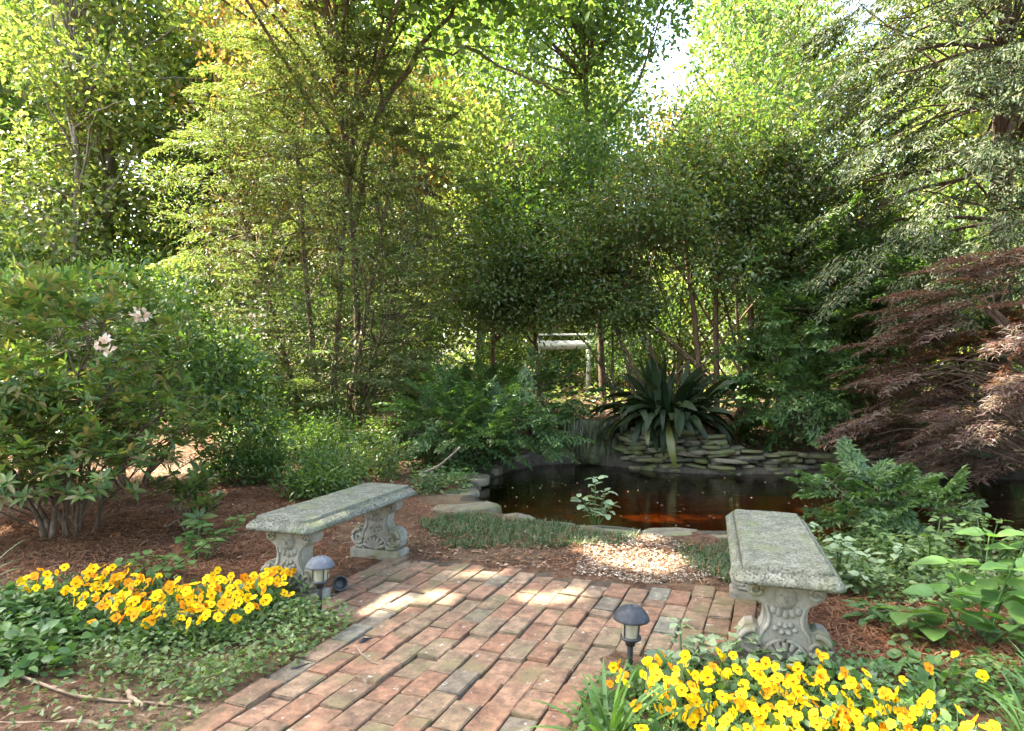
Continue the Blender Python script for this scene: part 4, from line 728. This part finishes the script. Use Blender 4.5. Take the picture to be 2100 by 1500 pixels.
# camellia-like multi-trunk tree, right of centre
def camellia():
    base = np.array([2.95,10.1,.3]); t = empty('camellia_tree', base); tag(t, 'camellia with many slender brown trunks and glossy dark crown behind the wall', 'tree'); mb = MB(); tp = []; tr_ = []
    for (bx, by, tx, ty, h, r) in [(-.1,0,-.5,0,3.6,.075),(.05,.1,.1,.2,4.2,.07),(.45,0,.5,.1,4.0,.085),(.62,.05,.95,-.1,3.8,.06),(-.4,.05,-1.4,.1,3.3,.065),(-.55,-.05,-2.0,-.1,2.8,.05),(.3,-.1,.2,-.2,2.9,.04),(-.8,.3,-1.5,.4,2.7,.04),(.75,.2,1.4,.2,3.1,.05),(-1.2,.4,-1.35,.4,2.6,.035)] + [(rng.uniform(-1.3,1.1), rng.uniform(-.2,.4), rng.uniform(-2.2,1.8), rng.uniform(-.3,.5), rng.uniform(2.2,3.4), rng.uniform(.022,.042)) for _ in range(16)]:
        p = trunk_path((bx*1.15,by-.15,-.3), (tx*1.1,ty-.15,h), 11, .07); rr = np.linspace(r*.72, r*.3, 11); mb.tube(p, rr, 7, False); tp.append(p); tr_.append(rr)
    tp = np.vstack(tp); tr_ = np.concatenate(tr_)
    C = np.vstack([ell_points(c, r, n_, .3, -.85) for c, r, n_ in [((.2,0,3.9),(1.3,1.1,.9),130),((-.8,-.3,3.0),(1.2,1.0,.8),120),((1.1,.1,3.1),(1.0,1.0,.85),110),((-2.0,.1,2.6),(1.1,.9,.9),120),((1.9,.4,2.5),(.9,.9,.8),70),((-2.9,.3,2.0),(.8,.8,.6),60),((.3,-.6,2.3),(1.2,.7,.5),60),((1.3,-.4,1.9),(.9,.6,.5),45),((-1.6,-.3,1.7),(1.0,.6,.45),50)]]); C = np.vstack([C, C+rnd(len(C),.22)]); C = C[rng.random(len(C)) < .35+.9*vnoise(C[:,0]*1.3+40, C[:,2]*1.3+C[:,1])]
    Cl = C[C[:,2] > 2.5]; limbs(mb, tp, tr_, Cl[rng.choice(len(Cl), 200, False)], .016, 4, 6, up=.3, rise=.7); mb.build('trunk', M['bark_red'], t, True)
    Fd = C - np.array([0,0,2.2]) + rnd(len(C), .5)
    crown('crown', t, TS, C, Fd, [0,0,1.], .36*rng.uniform(.7,1.25,len(C)), .070, .46, 'rhomb', M['lf_camellia'], base)
camellia()

# hemlock with drooping sprays, upper right
def hemlock():
    base = np.array([6.6,9.3,.25]); t = empty('hemlock', base); tag(t, 'tall hemlock with drooping grey-green sprays above the red maple', 'tree'); mb = MB()
    p = trunk_path((0,0,-.2), (.2,.1,10), 14, .1); rr = np.linspace(.17,.03,14); mb.tube(p, rr, 8, False); C = []; Fd = []
    for k in range(760):
        h = rng.uniform(1.9, 9.5); rad = np.interp(h, [1.8,3,6,9.5], [2.5,3.0,2.4,.6])*rng.uniform(.2,1)**.8; a = rng.uniform(0,6.28)
        if rng.random() < .45: a = rng.uniform(R(160), R(300))
        C.append([rad*math.cos(a), rad*math.sin(a), h-.18*rad]); Fd.append([math.cos(a), math.sin(a), -.35])
    C = np.array(C); limbs(mb, p, rr, C[:240], .025, 4, 6, up=.25, rise=-.05); mb.build('trunk', M['bark'], t, True)
    crown('crown', t, [tpl_flat(18,10,46,.4,.5) for _ in range(5)], C, np.array(Fd), [0,0,1.], .85*rng.uniform(.7,1.2,len(C)), .085, .25, 'rhomb', M['lf_hemlock'], base)
hemlock()

# tall trees whose high crowns shade the garden
def tall_tree(label, base, h, lean, blobs, nclump, leaf, mat, bark='bark_grey', r=.14, Lf=.15, Wr=.6, csize=.75, named_limbs=(), name='shade_tree', group=None):
    base = np.array(base, float); t = empty(name, base); tag(t, label, 'tree', group); mb = MB()
    p = trunk_path((0,0,-.2), (lean[0],lean[1],h), 14, .12); rr = np.linspace(r, r*.25, 14); mb.tube(p, rr, 9, False); tot = sum(q[0]*q[1]*q[2] for _, q in blobs)
    C = np.vstack([ell_points(c, q, max(6, int(nclump*q[0]*q[1]*q[2]/tot)), .2) for c, q in blobs]); limbs(mb, p, rr, C[rng.choice(len(C), min(90, len(C)), False)], .035, 5, 7, up=.25, rise=.5)
    for pts, r_ in named_limbs:
        pts = np.array(pts, float)-base; n = 12; tt = np.linspace(0, len(pts)-1, n); pp = np.stack([np.interp(tt, range(len(pts)), pts[:,k]) for k in range(3)], -1); pp[1:-1] += rnd(n-2,.03); mb.tube(pp, np.linspace(r_, r_*.45, n), 7, False)
    mb.build('trunk', M[bark], t, True)
    crown('crown', t, TT, C, C-np.array([lean[0]*.7,lean[1]*.7,h*.6]) + rnd(len(C),.6), [0,0,1.], csize*rng.uniform(.7,1.3,len(C)), Lf, Wr, leaf, M[mat], base); return t
tall_tree('grey-barked tree with a long forking limb rising through the fine-leaved tree', (-2.45,10.8,.1), 9.5, (-.2,.0), [((-.6,-3.4,9.2),(4.2,3.4,2.0)),((1.2,-2.6,8.0),(2.6,1.8,1.2)),((1.6,-1.0,6.6),(2.2,1.3,.9))], 720, 'leaf4', 'lf_canopy', 'bark', r=.065,
    named_limbs=[([(-2.5,10.8,3.4),(-2.1,10.4,4.9),(-1.5,10.2,5.85),(-.85,10.1,6.5),(-.5,10.0,7.6)],.055),([(-2.05,10.4,5.0),(-1.95,10.4,5.8),(-1.7,10.3,6.9)],.03),([(-1.45,10.2,5.9),(-.5,10.0,5.8),(.4,9.9,5.3),(.9,9.8,5.1)],.02),([(-2.5,10.8,4.2),(-2.8,10.5,5.9),(-2.4,10.4,7.2)],.035)])
tall_tree('tall tree standing behind the azaleas with a broad high crown', (-9.6,15.0,.3), 10, (.1,-.2), [((0,0,9.6),(2.6,2.2,1.8)),((-.8,-.2,4.6),(1.9,1.5,1.2)),((1.0,-.2,6.9),(2.2,1.7,1.1))], 170, 'leaf4', 'lf_sunny', r=.10, Lf=.12, Wr=.5, csize=.7)
tall_tree('slim tree at the left edge of the garden behind the rhododendron', (-7.6,8.2,.1), 9, (.5,-.4), [((.3,-1.8,9.0),(4.0,3.2,2.0)),((1.7,-3.2,8.0),(3.0,2.0,1.2))], 720, 'leaf4', 'lf_canopy', r=.08)
tall_tree('slender tree rising behind the camellia near the white rail', (1.7,12.6,.4), 10, (-.6,-.3), [((-.5,0,9.2),(2.6,2.0,1.8)),((-.9,-.3,7.0),(2.7,1.4,1.4)),((-.4,-.1,4.9),(1.7,1.1,.9))], 460, 'leaf4', 'lf_canopy', 'bark', r=.07, Lf=.11, csize=.6)
tall_tree('small leafy tree leaning left of the camellia above the pond shrub', (.55,10.9,.3), 4.4, (-.5,.1), [((-.6,0,2.2),(.9,.8,.6)),((-.3,.1,3.3),(1.1,.9,.8)),((.4,.1,4.3),(.9,.9,.6))], 170, 'leaf4', 'lf_azalea', 'bark_red', r=.04, Lf=.085, Wr=.5, csize=.45, name='small_tree')
tall_tree('small leafy tree between the fine-leaved tree and the camellia', (-.35,11.6,.3), 4.6, (.1,.1), [((-.3,0,2.6),(1.1,.9,.7)),((.3,.1,3.8),(1.2,1.0,.8)),((-.5,.1,4.8),(.9,.9,.6)),((.7,0,2.2),(.7,.7,.5))], 190, 'leaf4', 'lf_sunny', 'bark_red', r=.045, Lf=.10, Wr=.5, csize=.5, name='small_tree')
# sunlit woodland behind: a few crowns, copied, two of them added behind the camera
def copy_tree(src, loc, rz, s, label, group=None):
    c = src.copy(); COL.objects.link(c); c.location = loc; c.rotation_euler = (0,0,rz); c.scale = (s,s,s*rng.uniform(.92,1.1)); c['label'] = label
    if group: c['group'] = group
    for ch in list(src.children):
        d = ch.copy(); COL.objects.link(d); d.parent = c
    return c
gw = 'sunlit woodland trees behind the garden'; lw = 'sunlit yellow-green woodland tree standing beyond the garden shrubs'
protos = [tall_tree(lw, (-9.5,16,.4), 11, (.3,0), [((0,0,4.5),(2.6,2.4,2.6)),((.3,.2,8.2),(2.8,2.6,2.8)),((-.5,0,11),(2.0,2.0,1.6))], 300, 'rhomb', 'lf_sunny', r=.16, Lf=.17, csize=.8, name='woodland_tree', group=gw),
          tall_tree(lw, (-13.5,19,.5), 12, (-.3,.3), [((0,0,3.6),(2.4,2.4,2.2)),((0,.2,7.6),(3.0,2.8,3.0)),((.5,0,11.6),(2.2,2.2,2.0))], 300, 'rhomb', 'lf_sunny', r=.16, Lf=.17, csize=.85, name='woodland_tree', group=gw),
          tall_tree('sunlit tree with golden new leaves beyond the fine-leaved tree', (-5.2,15.2,.4), 9, (.2,.1), [((0,0,3.4),(2.0,2.0,1.8)),((.2,.2,6.6),(2.3,2.2,2.3)),((-.3,0,8.8),(1.6,1.6,1.5))], 240, 'rhomb', 'lf_gold', r=.12, Lf=.15, csize=.7, name='woodland_tree', group='golden trees behind the garden')]
for k, (x, y, p, s) in enumerate([(-17,17,0,1.1),(-6.5,20,1,1.1),(-11,25,0,1.2),(-3,24,0,1.0),(-1.0,20.5,1,.95),(3,24,1,1.05),(7.5,20,0,1.0),(12,17,1,1.05),(16,22,0,1.15),(-19,26,1,1.2),(-25,22,0,1.2),(10,27,1,1.2),(21,18,0,1.1),(-8,32,1,1.3),(0,32,0,1.0),(18,32,1,1.3),(26,27,0,1.2),(-27,33,1,1.35),(5.5,15.5,1,.75),(-4,26,1,1.1),(6,-6.5,0,1.0),(-3.5,-8,1,1.0),(-15,21,0,1.0),(1.8,21.5,0,.8),(-7.5,17,0,.8)]):  # two with negative y stand unseen behind the camera, added to cut sky fill
    copy_tree(protos[p], (x, y, gz1(x,y)-.1), rng.uniform(0,6.28), s*rng.uniform(.93,1.05), lw, gw)
for x, y, s in [(-2.4,18.5,.9),(4.8,19.5,.8)]: copy_tree(protos[2], (x,y,gz1(x,y)-.1), rng.uniform(0,6.28), s, 'sunlit tree with golden new leaves beyond the fine-leaved tree', 'golden trees behind the garden')
# understorey bushes behind the garden
gu = 'understorey bushes behind the garden'; lu = 'leafy understorey bush in the woods beyond the garden shrubs'
ub = [shrub('understorey_bush', lu, (-7.8,13,.3), [((0,0,1.3),(1.5,1.2,1.2)),((.9,.2,2.2),(1.1,1.0,.8))], 150, TT, .5, .10, .45, 'rhomb', 'lf_azalea', nst=6, lo=.4, nl=40, group=gu, stem_r=.03),
      shrub('understorey_bush', lu, (8.4,12.5,.5), [((0,0,1.2),(1.6,1.2,1.1)),((-.7,.2,2.1),(1.2,1.0,.9))], 150, TT, .5, .10, .45, 'rhomb', 'lf_camellia', nst=6, lo=.4, nl=40, group=gu, stem_r=.03)]
ub.append(shrub('understorey_bush', 'sunny yellow-green understorey bush behind the white rail and trunks', (2.2,18.2,.6), [((0,0,1.2),(1.5,1.2,1.1)),((.6,.2,2.2),(1.2,1.0,.9))], 150, TT, .5, .11, .5, 'rhomb', 'lf_sunny', nst=6, lo=.4, nl=40, group='sunny understorey bushes', stem_r=.03))
for x, y, p, s in [(-11,13.5,0,1.2),(-4.6,13.2,0,.9),(-2.4,14.2,0,.8),(5.2,13.0,1,.9),(11.5,14,1,1.3),(-14.5,15,0,1.4),(-9.0,10.2,1,1.1),(7.6,15.5,0,1.2),(2.6,15.5,0,.7),(14.5,16,1,1.5),(-.4,16.2,2,.6),(-6,14.6,2,1.0),(.9,18,2,.9),(3.8,16.5,2,1.0),(-3.4,16.5,2,.9),(6.8,13.6,2,.9),(-9.6,15,2,1.1)]:
    copy_tree(ub[p], (x,y,gz1(x,y)-.05), rng.uniform(0,6.28), s, ub[p]['label'], ub[p]['group'])
n = 26000; a = rng.uniform(R(-62), R(62), n); d = rng.uniform(38, 60, n); P = np.column_stack([d*np.sin(a), d*np.cos(a), .4+rng.random(n)**1.3*(9+5*vnoise(a*9+20, a*0+2))]); ln = rng.uniform(.4,.75,n)
tag(leaf_obj('distant_woods', P, rnd(n), rnd(n)+[0,0,.6], ln, ln*.7, 'rhomb', M['lf_sunny']), 'hazy mass of bright leaves far beyond the garden trees', 'woods', None, 'stuff')

# white wooden rail glimpsed through the shrubs
wr = empty('white_rail', (1.80,16.0,.4)); tag(wr, 'white wooden rail with posts glimpsed between the trunks behind the pond', 'railing')
for z, h_, w_ in ((1.28,.20,.06),(1.52,.05,.10)): mb = MB(); mb.box((0,0,z),(2.5,w_,h_)); mb.build('rail', M['white_wood'], wr)
for x in (-1.2,0,1.2): mb = MB(); mb.box((x,.06,.55),(.11,.11,1.9)); mb.build('post', M['white_wood'], wr)

# ---------------------------------------------------------------- litter
def scatter(poly, n): 
    q = poly_pts(poly, n); q = q[(pond_sd(q[:,0], q[:,1]) > .02)]; return q
area = [(-7,3.2),(-7,12),(6,12),(6,8.4),(1.5,8.9),(-.7,9.2),(-.8,6),(.4,5),(2,4.4),(3.5,3.9),(3.5,2.4),(1.3,2.6),(1.2,3.7),(-.6,4.2),(-.9,3.6),(-2.4,3.5)]
q = np.vstack([scatter(area, 42000), scatter([(-2.4,3.4),(-4,5),(-3,7),(-1.4,6),(-1.25,4.2),(-1.5,3.5)], 22000), scatter([(1.35,2.6),(1.35,3.6),(2.6,3.5),(3.0,2.5)], 9000)])
q = q[~in_path(q[:,0], q[:,1])]; n = len(q); a = rng.uniform(0,6.28,n); ln = rng.uniform(.05,.13,n)
tag(leaf_obj('pine_straw', np.column_stack([q, gz(q[:,0],q[:,1])+rng.uniform(.003,.022,n)]), np.column_stack([np.cos(a),np.sin(a),rng.normal(0,.12,n)]), np.tile([0,0,1.],(n,1))+rnd(n,.2), ln, .0045, 'blade', M['straw']), 'reddish pine straw covering the ground around the garden', 'mulch', None, 'stuff')
q = np.vstack([scatter(area, 12000), scatter([(-.9,4.3),(-.6,5.2),(.2,4.8),(1.2,4.7),(1.5,3.9),(1.15,3.72),(-.65,4.15)], 2600), scatter([(-2.2,2.1),(-2.2,2.6),(-1.2,2.5),(-1,2.2),(-1.1,1.9)], 500), scatter([(-3,9),(-3,10.8),(-.5,10.8),(-.8,9)], 2500)])
keep = ~in_path(q[:,0], q[:,1]) | (rng.random(len(q)) < .10); q = q[keep]; n = len(q); a = rng.uniform(0,6.28,n); ln = rng.uniform(.014,.038,n)
tag(leaf_obj('leaf_litter', np.column_stack([q, gz(q[:,0],q[:,1])+rng.uniform(.006,.022,n)+.014*in_path(q[:,0],q[:,1])]), np.column_stack([np.cos(a),np.sin(a),rng.normal(0,.2,n)]), np.array([0,0,1.])+rnd(n,.3), ln, ln*rng.uniform(.35,.7,n), 'leaf4', M['litter']), 'dry brown leaf litter scattered over the mulch and pond bank', 'leaf litter', None, 'stuff')

q = np.vstack([scatter([(.35,3.85),(.5,4.6),(.75,4.85),(1.1,4.75),(1.2,4.1),(1.1,3.78),(.7,3.76)], 2600), scatter([(-4.9,7.9),(-4.6,8.8),(-3.0,8.9),(-2.7,8.1),(-3.6,7.7)], 4200), scatter([(-2.9,9.9),(-2.6,10.6),(-1.1,10.7),(-1.0,10.0)], 2500), scatter([(-3.4,5.5),(-3.2,5.95),(-1.5,6.1),(-1.4,5.7)], 1500)]); q = q[~in_path(q[:,0], q[:,1])]; n = len(q); a = rng.uniform(0,6.28,n); ln = rng.uniform(.008,.024,n)  # pale leaves laid under the crown gaps so the sun patches look brighter
tag(leaf_obj('sunpatch_debris', np.column_stack([q, gz(q[:,0],q[:,1])+rng.uniform(.006,.02,n)]), np.column_stack([np.cos(a),np.sin(a),rng.normal(0,.15,n)]), np.array([0,0,1.])+rnd(n,.2), ln, ln*rng.uniform(.4,.8,n), 'leaf4', M['sunpatch_litter']), 'pale leaf debris whitened to paint the sun patches in the clearings and before the pond', 'leaf litter', None, 'stuff')

q = poly_pts(POND, 260); q = q[pond_sd(q[:,0], q[:,1]) < -.05]; n = len(q); a = rng.uniform(0,6.28,n); ln = rng.uniform(.02,.05,n)
tag(leaf_obj('floating_leaves', np.column_stack([q, np.full(n, WATER_Z+.004)]), np.column_stack([np.cos(a),np.sin(a),np.zeros(n)]), np.array([0,0,1.])+rnd(n,.04), ln, ln*.5, 'leaf4', M['litter']), 'dead leaves floating on the dark pond water', 'leaves', None, 'stuff')
